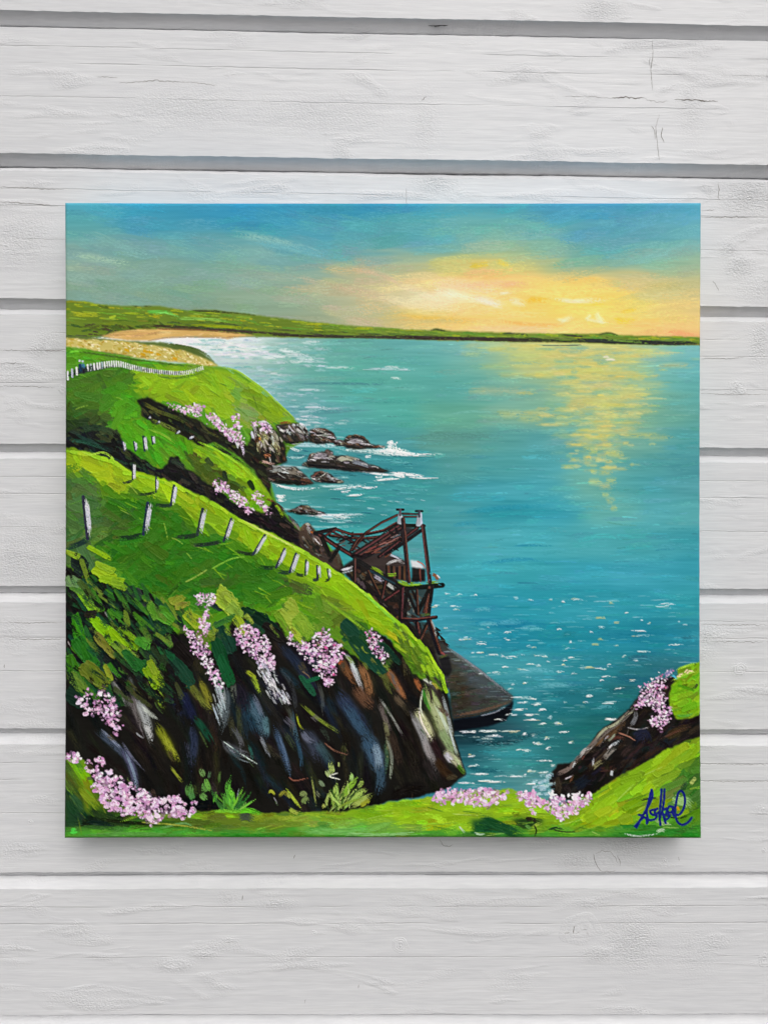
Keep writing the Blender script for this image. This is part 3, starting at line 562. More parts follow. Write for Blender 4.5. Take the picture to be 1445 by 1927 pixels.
    # dune
    fill([(122,632),(160,634),(230,642),(300,645),(360,654),(385,666),(412,690),(300,676),(122,662)], (92,112,52), 'painted_headland', rag=1.2, h=.4, wev=.4)
    newpart('painted_beach'); md = fill([(122,637),(170,639),(240,644),(300,652),(350,662),(390,676),(412,689),(395,691),(340,683),(260,674),(200,663),(122,656)], (202,186,104), 'painted_beach', rag=1.5, h=.5, wev=.3)
    src = COL.copy()
    for k in range(260):
        x, y = sample_in(md, 1); x, y = x[0], y[0]
        knife(x, y, rng.uniform(4, 10), rng.uniform(2, 4), .22 + rng.normal(0, .4), [(214,198,120),(196,172,72),(226,214,150),(180,152,56),(206,190,110),(232,222,170)][rng.integers(6)], clip=md, h=.7, dry=.25)
    for x, y in [(275,662),(270,668),(285,664),(300,668),(240,660),(330,676)]: knife(x, y, 10, 5, .3, (206,160,28), h=.9, clip=md)
    stroke([(300,646),(350,653),(384,664),(408,686)], 4, (70,96,44), a=.9, dry=.25)
    # ---- upper hill and left land mass
    land = [(122,654),(160,657),(200,666),(300,682),(390,690),(412,689),(445,698),(470,715),(495,733),(515,752),(540,775),(562,797),(582,825),(545,845),(535,870),(505,885),(520,945),(560,990),(600,1000),(645,1060),(650,1120),(122,1120)]
    ml = fill(land, (84,142,30), 'painted_hillside', rag=1.6, h=.7, wev=.15)
    CL = [ml]
    def blk(p, c, rag=5, soft=3, a=1.0): fill(p, c, rag=rag, soft=soft, a=a, jit=.02, clip=CL[0])
    blk([(122,705),(180,692),(260,690),(240,740),(280,780),(240,830),(122,850)], (66,112,28)); blk([(122,760),(200,770),(240,800),(230,845),(122,850)], (54,86,30))
    blk([(122,790),(170,785),(200,800),(235,815),(235,850),(122,850)], (34,56,28)); blk([(260,690),(420,692),(500,740),(560,797),(500,800),(440,800),(360,770),(300,750),(262,740)], (138,178,26)); blk([(210,720),(262,740),(270,790),(330,815),(360,870),(280,880),(240,840),(200,770)], (76,146,24))
    blk([(122,655),(200,666),(300,682),(380,690),(250,689),(180,690),(122,702)], (84,146,28)); blk([(430,740),(480,730),(540,790),(490,800),(470,770)], (122,160,22)); blk([(445,765),(475,755),(500,790),(470,800),(450,795)], (128,156,84)); blk([(420,735),(445,715),(470,745),(450,755)], (110,160,80), a=.7)
    src = blur(COL, 2)
    msk = ml * (YY < 880)
    repaint(msk, 620, (18, 52), (5, 14), lambda x, y: .55 if x > 380 else -.45 + .8 * (rng.random() > .55), src, jit=.02, val=.06, dry=.5, h=.8, part='painted_hillside')
    for k in range(70):
        x, y = sample_in(msk, 1); c = [(160,196,40),(150,190,70),(110,176,44),(70,120,30),(46,80,26)][rng.integers(5)]
        x, y = float(x[0]), float(y[0]); 
        if x < 250 and rng.random() < .6: c = (56,100,26)
        an = .5 + rng.normal(0, .5); L = rng.uniform(8, 30)
        stroke([(x, y), (x + L * math.cos(an) * .5, y + L * math.sin(an) * .5 - 1), (x + L * math.cos(an), y + L * math.sin(an))], rng.uniform(1.3, 2.6), c, clip=msk, dry=.35, h=1.4, a=.5)
    stroke([(122,660),(160,664),(230,674),(300,684),(390,692)], 3.5, (64,92,30), a=.8, dry=.3, h=.8); stroke([(125,664),(150,662),(160,664)], 4, (110,196,50), h=1.2)
    stroke([(410,690),(446,699),(472,716),(498,735),(520,756),(545,780),(562,797)], 4, (164,204,50), a=.85, h=1.2, dry=.3)
    stroke([(290,705),(320,712),(360,708),(395,695)], 4, (80,116,36), a=.7); stroke([(255,684),(290,684),(310,688)], 4, (86,168,40), h=1)
    # little fence along the path
    path = [(122,716),(150,702),(190,692),(222,688),(250,694),(290,701),(340,704),(365,700),(384,693)]
    cp = catmull(path, 14)
    stroke([(122,709),(150,699),(190,691),(225,687)], 11, (38,50,44), dry=.1, a=.95, h=.4); stroke([(225,687),(250,692),(290,699),(330,703),(372,698)], 6, (40,56,50), dry=.15, a=.9, h=.4)
    xs = list(np.arange(128, 152, 8.5)) + [166, 172, 178]
    x = 184.0
    while x < 384: xs.append(x); x += 4.6 - 1.4 * (x - 184) / 200
    for k, x in enumerate(xs):
        y = float(np.interp(x, cp[:, 0], cp[:, 1])); f = max(0, 1 - (x - 122) / 262)
        hh = 5 + 11 * f ** 2.2
        stroke([(x, y - hh * .8), (x + .8, y + 2)], 1.9 + 2.2 * f ** 2, (228,230,230) if rng.random() < .7 else (170,182,184), dry=.25, h=1, smooth=False, part='painted_picket_fence', taper=0)
    # walkers
    stroke([(151,682),(152,692),(154,705)], 6, (30,48,72), dry=.05, h=1.2, part='painted_walkers'); stroke([(157,684),(158,691),(158,695)], 6.5, (58,112,146), dry=.05, h=1.2, part='painted_walkers'); stroke([(158,695),(159,705)], 4, (24,30,44), dry=.05, part='painted_walkers', smooth=False)
    knife(151, 680, 4, 4, 0, (205,210,210), h=1, dry=0, part='painted_walkers'); knife(156.5, 681, 4, 3.5, 0, (190,200,205), h=1, dry=0, part='painted_walkers')
    # ---- first gully, black rock with blossom above
    mg = fill([(262,752),(282,748),(320,768),(360,786),(400,806),(440,826),(466,838),(478,806),(500,800),(522,812),(536,842),(541,872),(520,876),(505,884),(512,940),(495,915),(478,884),(440,852),(400,832),(380,846),(340,832),(300,802),(268,784)], (24,24,18), 'painted_cliff', rag=3, h=.6, wev=.3)
    for k in range(120):
        x, y = sample_in(mg, 1); x, y = float(x[0]), float(y[0]); knife(x, y, rng.uniform(10, 30), rng.uniform(3, 7), .62 + rng.normal(0, .25), [(14,16,14),(30,36,22),(48,50,30),(60,66,32),(20,28,24),(40,30,22)][rng.integers(6)], clip=mg, h=.8, dry=.45)
    for p, c in [([(268,758),(300,775),(330,785)],(92,98,40)),([(300,775),(340,790),(360,800)],(66,76,34)),([(290,800),(330,818),(370,836)],(92,124,36)),([(280,790),(310,800),(340,816)],(110,136,50)),([(400,835),(440,862),(480,892)],(28,24,20)),([(270,772),(280,790),(300,800)],(20,26,20))]: stroke(p, 7, c, dry=.45, h=.8, a=.85)
    # cliff nose with lichen and rust marks
    for p, w, c in [([(490,802),(500,825),(488,852)],12,(120,118,84)),([(508,806),(520,826),(524,850)],10,(160,160,140)),([(488,842),(494,826),(506,820)],12,(186,186,120)),([(512,830),(522,842),(528,858)],9,(178,178,130)),([(500,836),(510,850),(512,868)],8,(40,36,30)),([(486,836),(492,822),(496,818)],5,(206,128,40)),([(496,860),(505,858),(512,862)],7,(190,120,70)),([(490,868),(508,872),(520,876)],5,(196,170,150)),
                    ([(520,800),(532,806),(536,816)],7,(120,110,100)),([(528,846),(536,862),(540,872)],6,(30,26,22)),([(470,812),(482,826),(486,840)],8,(70,52,34)),([(474,796),(482,812),(478,830)],6,(150,150,150)),([(486,800),(498,796),(512,806)],8,(220,216,224))]: stroke(p, w, c, dry=.38, h=1, a=.9, part='painted_cliff')
    fill([(518,800),(540,797),(562,797),(574,804),(584,824),(580,832),(550,834),(530,830)], (44,40,34), 'painted_rock', rag=1.5, h=.7, wev=.3)
    for p, w, c in [([(566,800),(576,812),(582,826)],9,(176,176,178)),([(556,806),(566,818),(572,828)],8,(120,116,112)),([(530,812),(545,818),(560,828)],7,(26,26,26)),([(534,806),(546,802),(556,806)],5,(96,84,66)),([(528,830),(552,834),(582,830)],5,(14,14,16)),([(562,796),(572,802),(578,810)],4,(224,220,226)),([(524,798),(540,795),(552,800)],4,(120,60,36))]: stroke(p, w, c, dry=.4, h=.9, a=.9, part='painted_rock')
    crag([(520,802),(545,798),(564,798),(576,806),(584,824),(578,832),(540,832)], 70, .9, 'painted_rock')
    crag([(484,812),(500,802),(520,808),(532,830),(540,868),(520,874),(496,866),(484,846)], 80, 1.25, 'painted_cliff', pal=[(196,196,140),(170,170,150),(206,206,200),(120,112,80),(84,66,48),(50,40,34),(26,22,22),(20,18,18),(190,110,50),(150,150,130)])
    # ---- sea rocks and surf
    def rock(pts, lights, wet=(20,20,20)):
        newpart('painted_rock'); m = fill(pts, (38,34,30), 'painted_rock', rag=1.4, h=.8, wev=.3)
        P = np.array(pts); yb = P[:, 1].max()
        for k in range(26):
            x, y = sample_in(m, 1); x, y = float(x[0]), float(y[0]); knife(x, y, rng.uniform(6, 18), rng.uniform(2, 5), .25 + rng.normal(0, .25), [(22,20,20),(50,44,38),(70,62,56),(30,26,24),(84,60,46)][rng.integers(5)], clip=m, h=.7, dry=.4)
        crag(pts, 46, .22, 'painted_rock', w=(1.4, 3.6), L=(6, 20))
        for p, w, c in lights:
            stroke(p, w * 1.2, c, dry=.34, h=.9, a=.95, part='painted_rock', clip=m)
            if c[0] > 100:
                for _ in range(4):
                    q = p[rng.integers(len(p))]; x, y = q[0] + rng.normal(0, 5), q[1] + rng.normal(0, 1.5); stroke([(x - 6, y - 1), (x, y - 1), (x + 6, y + 1.5)], rng.uniform(1.2, 2.4), [(206,206,208),(226,226,226),(60,52,46),(24,22,22)][rng.integers(4)], dry=.35, h=1.1, clip=m, a=.85)
        return m
    def foam(p, w, a=.85, c=(240,244,246), dry=.4, h=1.1): stroke(p, w, c, a=a, dry=dry, h=h, wev=.3, part='painted_wave', clip=msea, soft=max(1, w * .35), taper=.4)
    for p, w, a in [([(540,838),(600,838),(660,842)],8,.6),([(640,845),(700,850),(760,858)],9,.7),([(545,842),(560,848),(570,845)],5,.8),([(520,955),(560,962),(620,970)],4,.5),([(540,860),(560,862),(580,856)],4,.6),([(520,875),(560,880),(600,880)],5,.5),([(590,880),(620,882),(660,885)],4,.5),([(660,882),(700,890),(740,893)],5,.6),
                    ([(520,915),(560,920),(600,918)],5,.75),([(510,908),(540,918),(575,924)],4,.8),([(600,915),(650,915),(690,912)],5,.6),([(620,922),(660,918),(690,914)],4,.9),([(650,932),(670,932),(686,929)],4,.95),([(680,918),(700,918),(712,916)],4,.95),([(640,926),(650,926),(660,924)],4,.95),([(518,932),(530,936),(540,934)],6,.9),([(520,940),(530,942),(540,940)],5,.95),([(520,930),(528,934),(540,932)],4,.9),
                    ([(560,967),(610,970),(680,971)],6,.95),([(590,972),(640,974),(670,972)],8,.75),([(600,980),(640,982),(680,980)],5,.5),([(620,968),(660,968),(700,970)],4,.5),([(560,985),(600,992),(680,990)],4,.35)]: foam(p, w, a)
    for k in range(90):
        x = rng.uniform(540, 800); y = rng.uniform(845, 985); L = rng.uniform(10, 46)
        if x < 560 and y > 900: continue
        foam([(x - L / 2, y - 1), (x, y), (x + L / 2, y + 1)], rng.uniform(1.5, 4), rng.uniform(.3, .7), [(170,205,208),(210,228,230),(110,180,185),(30,104,116),(24,92,106),(84,170,176)][rng.integers(6)], dry=.48)
    rock([(582,810),(596,806),(612,806),(626,814),(634,826),(628,834),(600,836),(582,832)], [([(596,814),(608,812),(616,818)],5,(150,150,146)),([(600,820),(612,820),(622,824)],4,(120,120,118)),([(585,812),(600,807),(620,812),(632,824)],3,(110,66,46)),([(584,832),(606,835),(628,834)],4,(14,14,16))])
    rock([(626,830),(640,828),(652,832),(650,838),(630,838)], [([(628,831),(638,830),(648,833)],4,(168,168,170))])
    rock([(646,830),(656,820),(668,818),(684,822),(698,836),(728,842),(700,845),(668,846),(650,842)], [([(656,834),(672,830),(690,836)],7,(140,140,144)),([(650,826),(664,819),(686,824),(700,838)],3,(120,66,44)),([(700,840),(715,841),(730,842)],3,(110,60,40)),([(650,842),(676,845),(700,844)],4,(18,18,20))])
    rock([(566,876),(578,868),(584,856),(598,852),(612,850),(616,846),(626,850),(628,858),(650,858),(676,864),(694,874),(720,882),(734,886),(718,890),(690,890),(650,886),(610,882),(580,880)], [([(586,866),(600,858),(624,862)],9,(150,150,152)),([(632,868),(652,862),(676,868)],8,(176,176,152)),([(660,868),(684,874),(700,880)],6,(130,130,136)),([(584,858),(588,854),(592,850)],4,(230,226,226)),([(570,876),(600,878),(640,882),(690,888)],5,(18,18,20)),([(612,850),(618,852),(624,860)],6,(100,84,76)),([(580,862),(590,852),(616,848)],2.5,(130,72,46))])
    rock([(500,884),(510,876),(530,878),(556,880),(568,888),(580,900),(592,910),(566,914),(530,910),(506,906)], [([(506,884),(530,882),(560,888)],11,(150,152,154)),([(540,888),(560,890),(570,900)],8,(118,114,110)),([(506,904),(540,909),(584,912)],7,(20,18,18)),([(565,902),(580,905),(592,910)],4,(92,56,38))])
    rock([(584,898),(592,890),(606,886),(618,890),(628,900),(648,906),(640,910),(610,908),(590,905)], [([(612,892),(624,900),(634,905)],5,(150,150,156)),([(588,898),(600,888),(612,888)],3,(110,70,50)),([(590,904),(610,907),(636,909)],4,(22,20,20))])
    rock([(538,962),(552,958),(566,952),(580,952),(592,960),(616,968),(590,969),(556,967)], [([(586,956),(594,962),(604,966)],4,(130,130,132)),([(566,956),(574,954),(580,958)],5,(92,66,50)),([(545,965),(580,968),(614,968)],4,(16,16,18))])
    for p, w in [([(700,846),(740,850),(790,856),(832,855)],5),([(720,842),(750,848),(776,854)],8),([(700,848),(760,856),(800,858)],5),([(732,846),(735,836),(738,828)],7),([(728,836),(734,832),(742,836)],5),([(730,890),(760,892),(806,898)],6),([(735,890),(750,895),(770,899)],7),([(690,890),(720,893),(750,896)],4),([(700,905),(730,902),(760,900)],4),([(685,858),(692,860),(702,858)],5),([(705,898),(714,898),(722,897)],4),([(770,898),(790,900),(824,900)],2.5)]: foam(p, w, .95, dry=.32)
    for k in range(24): 
        x = rng.normal(738, 7); y = rng.normal(842, 8); knife(x, y, 2.5, 2, 0, (240,244,246), dry=0, h=1, clip=msea)
    # ---- second slope and second gully
    newpart('painted_hillside'); ms = fill([(222,800),(268,786),(330,816),(380,842),(430,856),(462,878),(488,902),(508,930),(518,952),(498,968),(470,962),(440,930),(400,925),(370,905),(330,905),(230,870)], (112,160,24), 'painted_hillside', rag=3, h=.8, wev=.12)
    CL[0] = ms
    blk([(222,800),(268,786),(330,816),(372,850),(340,880),(230,870)], (74,150,22)); blk([(330,862),(380,850),(440,890),(470,930),(400,925),(350,900)], (72,94,28)); blk([(320,840),(345,850),(365,885),(330,890),(300,870)], (96,150,30)); blk([(360,830),(430,856),(490,902),(512,940),(480,925),(430,890),(380,860)], (138,184,24))
    src = blur(COL, 2); repaint(ms, 330, (14, 44), (4, 11), .68, src, jit=.025, val=.08, dry=.48, h=.9, part='painted_hillside', spread=.3)
    for p, c in [([(370,830),(410,848),(450,874),(490,910)],(160,206,44)),([(360,835),(400,858),(440,885)],(120,176,30)),([(280,808),(310,820),(330,835)],(130,170,40)),([(290,820),(300,825),(310,828)],(60,130,20))]: stroke(p, 4, c, dry=.3, h=1.3)
    for x, y, c in [(330,868,(22,34,20)),(336,878,(20,26,18)),(345,890,(16,20,16)),(352,900,(14,16,16)),(424,896,(38,52,24)),(420,904,(46,62,26)),(392,880,(66,90,30)),(395,870,(52,74,28)),(440,916,(50,70,20)),(474,914,(34,46,20))]: knife(x, y, 20, 9, .7 + rng.normal(0, .5), c, h=.9, dry=.25, part='painted_hillside')
    g2 = [(122,820),(150,806),(185,800),(222,812),(240,845),(268,866),(305,884),(322,862),(336,858),(346,880),(366,890),(396,912),(436,945),(470,958),(500,966),(512,942),(530,955),(540,975),(562,998),(600,1018),(645,1060),(645,1085),(600,1056),(560,1030),(500,1000),(450,974),(400,945),(330,910),(280,895),(240,885),(210,866),(165,850),(122,843)]
    newpart('painted_cliff'); m2 = fill(g2, (20,22,20), 'painted_cliff', rag=3, h=.7, wev=.3)
    for k in range(240):
        x, y = sample_in(m2, 1); x, y = float(x[0]), float(y[0]); pal = [(14,20,22),(26,40,34),(36,56,40),(22,30,30),(44,52,30),(16,18,18)] if x < 300 else [(12,12,14),(22,20,20),(36,32,30),(50,44,38),(16,16,20)]
        knife(x, y, rng.uniform(12, 34), rng.uniform(4, 9), .5 + rng.normal(0, .3), pal[rng.integers(len(pal))], clip=m2, h=.8, dry=.4)
    for p, w, c in [([(130,828),(170,835),(210,850)],7,(26,72,60)),([(140,815),(160,826),(200,840)],6,(24,56,44)),([(180,815),(205,812),(225,825)],14,(62,78,40)),([(150,812),(190,806),(222,822)],10,(44,56,34)),([(320,866),(338,872),(350,885)],10,(34,56,38)),([(515,945),(528,955),(540,968)],7,(70,44,28)),([(524,955),(530,966),(534,975)],6,(120,160,30)),([(518,950),(524,956),(528,962)],5,(130,170,30)),([(500,938),(512,942),(520,946)],5,(110,60,34)),
                    ([(538,968),(556,984),(566,1000)],6,(70,64,60)),([(548,978),(560,992),(574,1006)],5,(120,112,106)),([(430,955),(500,985),(570,1020)],8,(14,14,14)),([(560,1010),(600,1036),(640,1062)],9,(30,28,28))]: stroke(p, w, c, dry=.38, h=.9, a=.9, part='painted_cliff')
    # boulders beside the pier
    newpart('painted_rock'); mr = fill([(562,1002),(572,988),(582,986),(596,1000),(610,1020),(620,1040),(634,1032),(642,1056),(640,1074),(612,1062),(590,1046),(566,1030)], (66,52,42), 'painted_rock', rag=2, h=.8, wev=.3)
    for p, w, c in [([(566,1000),(576,988),(586,992)],8,(96,78,60)),([(574,988),(580,986),(584,992)],3.5,(190,186,180)),([(588,1004),(600,1018),(606,1030)],8,(130,110,96)),([(592,1012),(600,1022),(606,1026)],3,(220,215,212)),([(582,1000),(592,1004),(600,1008)],4,(190,96,50)),([(570,1010),(590,1030),(612,1050)],12,(34,28,26)),([(600,1040),(620,1054),(636,1066)],9,(60,54,50)),([(608,1020),(616,1036),(618,1048)],5,(70,58,50)),([(630,1036),(638,1050),(640,1066)],7,(72,66,62)),([(560,1015),(580,1035),(604,1052)],6,(44,36,34))]: stroke(p, w, c, dry=.36, h=.9, a=.9, part='painted_rock')
    crag([(564,1002),(574,988),(584,988),(604,1016),(618,1042),(600,1046),(570,1026)], 70, .9, 'painted_rock')
    # ---- rock under the pier, slipway
    newpart('painted_rock'); fill([(640,1070),(668,1052),(700,1060),(740,1085),(775,1120),(760,1165),(790,1185),(815,1200),(840,1215),(850,1290),(835,1300),(800,1225),(760,1182),(720,1147),(680,1112)], (30,26,24), 'painted_rock', rag=2, h=.6, wev=.35)
    for k in range(90):
        x = rng.uniform(660, 840); y = 1075 + (x - 660) * .85 + rng.normal(-6, 16)
        if y > 1060: knife(x, y, rng.uniform(8, 22), rng.uniform(3, 7), .6 + rng.normal(0, .4), [(18,16,16),(44,34,28),(60,46,34),(80,58,38),(28,24,24),(70,66,62)][rng.integers(6)], dry=.42, h=.6)
    for p, w, c in [([(703,1082),(715,1090),(722,1096)],7,(150,156,168)),([(728,1098),(738,1105),(744,1110)],7,(160,164,172)),([(690,1098),(705,1094),(720,1098)],5,(84,70,56)),([(640,1072),(655,1070),(668,1062)],5,(196,200,204)),([(645,1078),(660,1074),(668,1070)],3,(150,156,160))]: stroke(p, w, c, dry=.35, h=.8)
    msl = fill([(812,1205),(835,1212),(850,1224),(905,1262),(966,1312),(962,1322),(935,1334),(900,1344),(852,1352),(848,1310),(834,1270)], (58,60,56), 'painted_slipway', rag=1, h=.3, wev=.8)
    fill([(850,1226),(905,1264),(966,1313),(950,1322),(900,1300),(865,1262)], (62,74,80), rag=3, soft=4, a=.8); fill([(836,1230),(870,1270),(890,1330),(852,1350),(846,1300)], (54,50,38), rag=3, soft=5, a=.8)
    src = COL.copy(); repaint(msl, 130, (14, 44), (3, 8), -.05, src, jit=.01, val=.12, dry=.55, h=.25, kind='brush', spread=.1, wev=.8)
    for p, w, c, a in [([(838,1214),(870,1238),(905,1264),(940,1292),(966,1313)],4.5,(128,136,138),.8),([(842,1218),(880,1250),(915,1280)],5,(96,106,110),.6),([(852,1346),(900,1338),(940,1326),(966,1316)],5,(92,80,58),.9),([(853,1351),(900,1344),(945,1330)],3,(46,38,28),.9)]: stroke(p, w, c, a=a, dry=.32, h=.5)
    fill([(852,1354),(900,1347),(945,1333),(966,1318),(962,1340),(950,1356),(920,1366),(880,1372),(852,1376)], (10,14,22), 'painted_slipway', rag=1, h=.4, wev=.5)
    stroke([(905,1346),(930,1340),(950,1330)], 2.5, (150,156,164), a=.8, dry=.4)
    fill([(825,1238),(845,1234),(850,1262),(842,1275),(832,1268)], (20,20,22), rag=1, h=.4); stroke([(826,1238),(836,1234),(846,1234)], 4, (74,84,40), dry=.3)
    # ---- whitecaps on the open sea
    dashes = [(862,1120,12),(840,1118,14),(820,1141,14),(858,1141,28),(858,1147,14),(892,1122,9),(970,1126,14),(1000,1128,16),(1038,1126,12),(1085,1128,24),(1060,1135,8),(1250,1142,34),(1260,1136,40),(1180,1154,12),(1210,1168,10),(1220,1172,8),(1290,1174,16),(1280,1170,10),(840,1183,12),(920,1182,8),(955,1190,14),(870,1203,16),(880,1200,24),(1050,1184,14),(1130,1180,14),(1110,1190,10),(1200,1188,40),(1210,1196,50),(1270,1212,42),(906,1210,24),(920,1192,12),(955,1204,14),(1075,1208,10),(1090,1206,10),(1160,1216,10),(1000,1218,20),(905,1228,20),(930,1232,36),(960,1237,28),(890,1228,10),(945,1234,10),(1012,1233,16),(1025,1234,14),(985,1232,10),(1075,1236,24),(1065,1242,18),(1068,1222,10),(1032,1245,10),(1210,1226,28),(1175,1234,10),(1195,1242,16),(1000,1250,28),(1010,1252,16),(950,1256,14),(928,1267,26),(905,1267,14),(1060,1253,12),(1100,1256,28),(1125,1258,14),(1145,1252,12),(1135,1258,14),(1055,1264,18),(1080,1268,14),(985,1286,16),(965,1286,8),(960,1296,14),(1145,1275,36),(1130,1280,14),(1165,1295,20),(1190,1280,14),(985,1260,24),(1110,1310,24),(1150,1322,40),(1100,1322,14),(1060,1322,10),
              (985,1314,50),(1000,1316,30),(985,1322,26),(1010,1326,24),(985,1336,40),(960,1344,30),(1000,1344,36),(1020,1335,20),(1035,1350,14),(940,1354,30),(1000,1354,34),(1020,1362,20),(1050,1360,26),(880,1378,40),(920,1376,56),(960,1374,44),(905,1389,56),(930,1386,40),(1005,1384,16),(990,1380,16),(1030,1390,16),(1015,1400,16),(1008,1398,14),(1030,1408,14),(1060,1378,26),(1075,1396,18),(890,1422,20),(985,1412,30),(1025,1432,34),(1040,1442,16),(1000,1452,40),(890,1440,26),(905,1456,40),(930,1470,60),(880,1472,40),(960,1462,70),(985,1458,10),(1020,1452,26),(1000,1475,30),(1035,1475,30),(1150,1352,50),(1020,1480,40)]
    for x, y, L in dashes:
        near = y > 1300
        for _ in range(3 if L > 12 else 2):
            l = L * rng.uniform(.3, .8); xx = x + rng.uniform(-.5, .5) * (L - l) + rng.normal(0, 1); yy = y + rng.normal(0, 1.3)
            foam([(xx - l / 2, yy + rng.normal(0, .5)), (xx, yy - rng.random() * 1.6), (xx + l / 2, yy + rng.normal(0, .6))], rng.uniform(1.1, 2.2) if not near else rng.uniform(1.6, 3.8), rng.uniform(.35, .95), dry=.46, c=(240,242,240) if rng.random() < .92 else (226,216,168))
    for k in range(420):
        x = rng.uniform(830, 1310); y = 1115 + 365 * rng.random()
        if x > 1030 + (1455 - y) * .95 and y > 1250 or (y > 1340 and x > 1075) or x < 835 + max(0, y - 1225) * 1.1 and y < 1380: continue
        L = rng.uniform(6, 34); foam([(x - L / 2, y), (x, y - .6), (x + L / 2, y + .3)], rng.uniform(.9, 2.4), rng.uniform(.15, .42), [(220,236,238),(150,205,214),(110,190,200),(190,220,224)][rng.integers(4)], dry=.42, h=.6)
    for x, y, L, w in [(920,1175,46,9),(1000,1182,50,8),(1010,1262,90,9),(1050,1290,100,10),(1010,1185,40,6),(1140,1330,40,7),(910,1148,40,7),(960,1172,60,8)]: foam([(x - L / 2, y + 2), (x, y - 2), (x + L / 2, y + 2)], w, .4, (130,200,210), dry=.45, h=.4)
    for x, y, L in [(1130,1163,28),(1160,1172,16),(1130,1203,12),(1110,1256,26),(1150,1135,12),(1120,1213,20)]: foam([(x - L / 2, y), (x, y - 1), (x + L / 2, y)], 4, .6, (214,206,130))
    # ---- the iron pier
    BK, RU, GY = (22,19,20), (102,58,50), (196,202,210)
    def bar(p, w, c=BK, rust=0, a=1.0):
        w = w * 1.2 + .4
        stroke([(x + rng.normal(0, .4), y + rng.normal(0, .4)) for x, y in p], w, c, dry=.06, h=.7, smooth=False, taper=0, part='painted_pier', a=a, jit=.015)
        if rust:
            q = [(x + rust * (.28 * w), y - abs(rust) * .1 * w) for x, y in p]; stroke(q, max(1.5, w * .36), RU, dry=.22, h=1.0, smooth=False, taper=0, part='painted_pier', a=.95)
    fill([(664,1044),(700,1024),(745,1000),(762,990),(792,996),(770,1012),(726,1042),(690,1056),(672,1052)], (42,34,36), 'painted_pier', rag=1, h=.4, a=.92)
    fill([(669,1050),(734,1042),(761,1055),(771,1076),(770,1095),(740,1090),(696,1067)], (52,42,40), 'painted_pier', rag=1, h=.4)
    fill([(614,1006),(660,1012),(700,1014),(740,1000),(715,1030),(664,1044),(640,1024)], (40,70,70), rag=2, a=.55)
    fill([(756,1108),(810,1106),(805,1160),(755,1166)], (44,34,30), 'painted_pier', rag=2, h=.4, a=.72); fill([(768,1170),(808,1170),(824,1222),(800,1214)], (40,34,30), 'painted_pier', rag=2, h=.4, a=.7)
    crag([(756,1108),(810,1106),(805,1160),(755,1166)], 40, 1.2, 'painted_pier', pal=[(90,70,54),(60,46,38),(30,26,24),(20,18,18),(70,110,112),(110,84,64),(24,20,20),(18,16,16),(84,60,46),(130,130,124)])
    for k in range(30):
        x = rng.uniform(626, 740); y = 1006 + (x - 626) * .12 + rng.uniform(-4, 26); an = rng.choice([-.55, .5, -.1]); l = rng.uniform(10, 26)
        stroke([(x - l * .5 * math.cos(an), y - l * .5 * math.sin(an)), (x + l * .5 * math.cos(an), y + l * .5 * math.sin(an))], rng.uniform(1.6, 3.2), [(22,19,20),(30,24,24),(104,58,50),(44,38,38)][rng.integers(4)], dry=.15, h=.8, smooth=False, part='painted_pier')
    for p, w, r in [([(593,1003),(632,996)],6,0),([(593,1003),(612,1010)],6,0),([(632,996),(663,1006),(690,1004),(722,998),(746,984)],4.5,-1),([(632,996),(611,1009)],3.5,1),([(603,1007),(634,1028),(664,1046)],6.5,-1),([(621,1007),(652,1012),(684,1013),(730,1009)],4.5,1),([(748,969),(718,984),(690,1001),(672,1016),(660,1036)],3.6,1),([(690,1001),(664,1036)],3,1),([(754,986),(712,1014),(667,1043)],7,1),([(759,992),(715,1022),(674,1049)],5,-1),([(786,992),(752,1018),(713,1048)],5,1),([(795,996),(760,1022),(726,1043)],5,0),([(664,1046),(680,1050),(700,1040)],7,0),
                    ([(625,1000),(645,1010),(662,1020)],3,1),([(640,1018),(664,1010)],3,0),([(700,1030),(738,1018)],3.5,1),([(690,1040),(730,1026),(756,1010)],3.5,1),([(712,1022),(750,1012)],3,1),([(745,995),(752,1016)],4,0),([(734,1002),(756,1016)],4,0),([(607,1013),(620,1044)],7,0),([(637,1032),(622,1055)],6,0),
                    ([(754,988),(798,990)],5.5,0),([(758,967),(786,969)],3,1),([(758,972.5),(785,972.5)],2.4,1),([(757,984),(758,1010)],4,0)]: bar(p, w, rust=r)
    for k in range(18): 
        x = rng.uniform(690, 750); y = 1040 - (x - 690) * .5 + rng.uniform(-8, 10); stroke([(x - 7, y + 3), (x + 7, y - 3)], 1.8, [(150,110,104),(90,96,104),(124,70,60),(20,18,20)][rng.integers(4)], dry=.3, h=.8, smooth=False, part='painted_pier')
    for x, y in ((753, 977), (788.6, 980)): 
        knife(x, y, 20, 10, 1.57, (208,214,222), h=1, dry=.15, part='painted_pier', c2=(120,126,136)); stroke([(x - 6, y - 18), (x + 6, y - 18)], 4.5, BK, dry=.05, smooth=False, taper=0, part='painted_pier'); stroke([(x, y - 18), (x, y - 8)], 5, (70,70,76), dry=.1, smooth=False, taper=0, part='painted_pier')
    stroke([(792,965),(794,990)], 3, GY, dry=.3, smooth=False, part='painted_pier')
    # hut and deck
    stroke([(724,1064),(738,1057),(750,1055),(764,1062)], 5, (176,176,182), dry=.3, h=.9, part='painted_pier'); stroke([(732,1043),(745,1048),(758,1053)], 4, (190,194,200), dry=.35, part='painted_pier')
    for k in range(9): bar([(727 + k * 5, 1068 - abs(k - 4)), (727 + k * 5, 1084 + k)], 2.4, (92,58,42) if k % 2 else (24,20,18))
    fill([(772,1054),(785,1056),(799,1068),(790,1072),(775,1068)], (214,216,220), 'painted_pier', rag=.8, h=.9); stroke([(785,1056),(796,1062),(800,1070)], 2, (180,90,76), dry=.2, part='painted_pier')
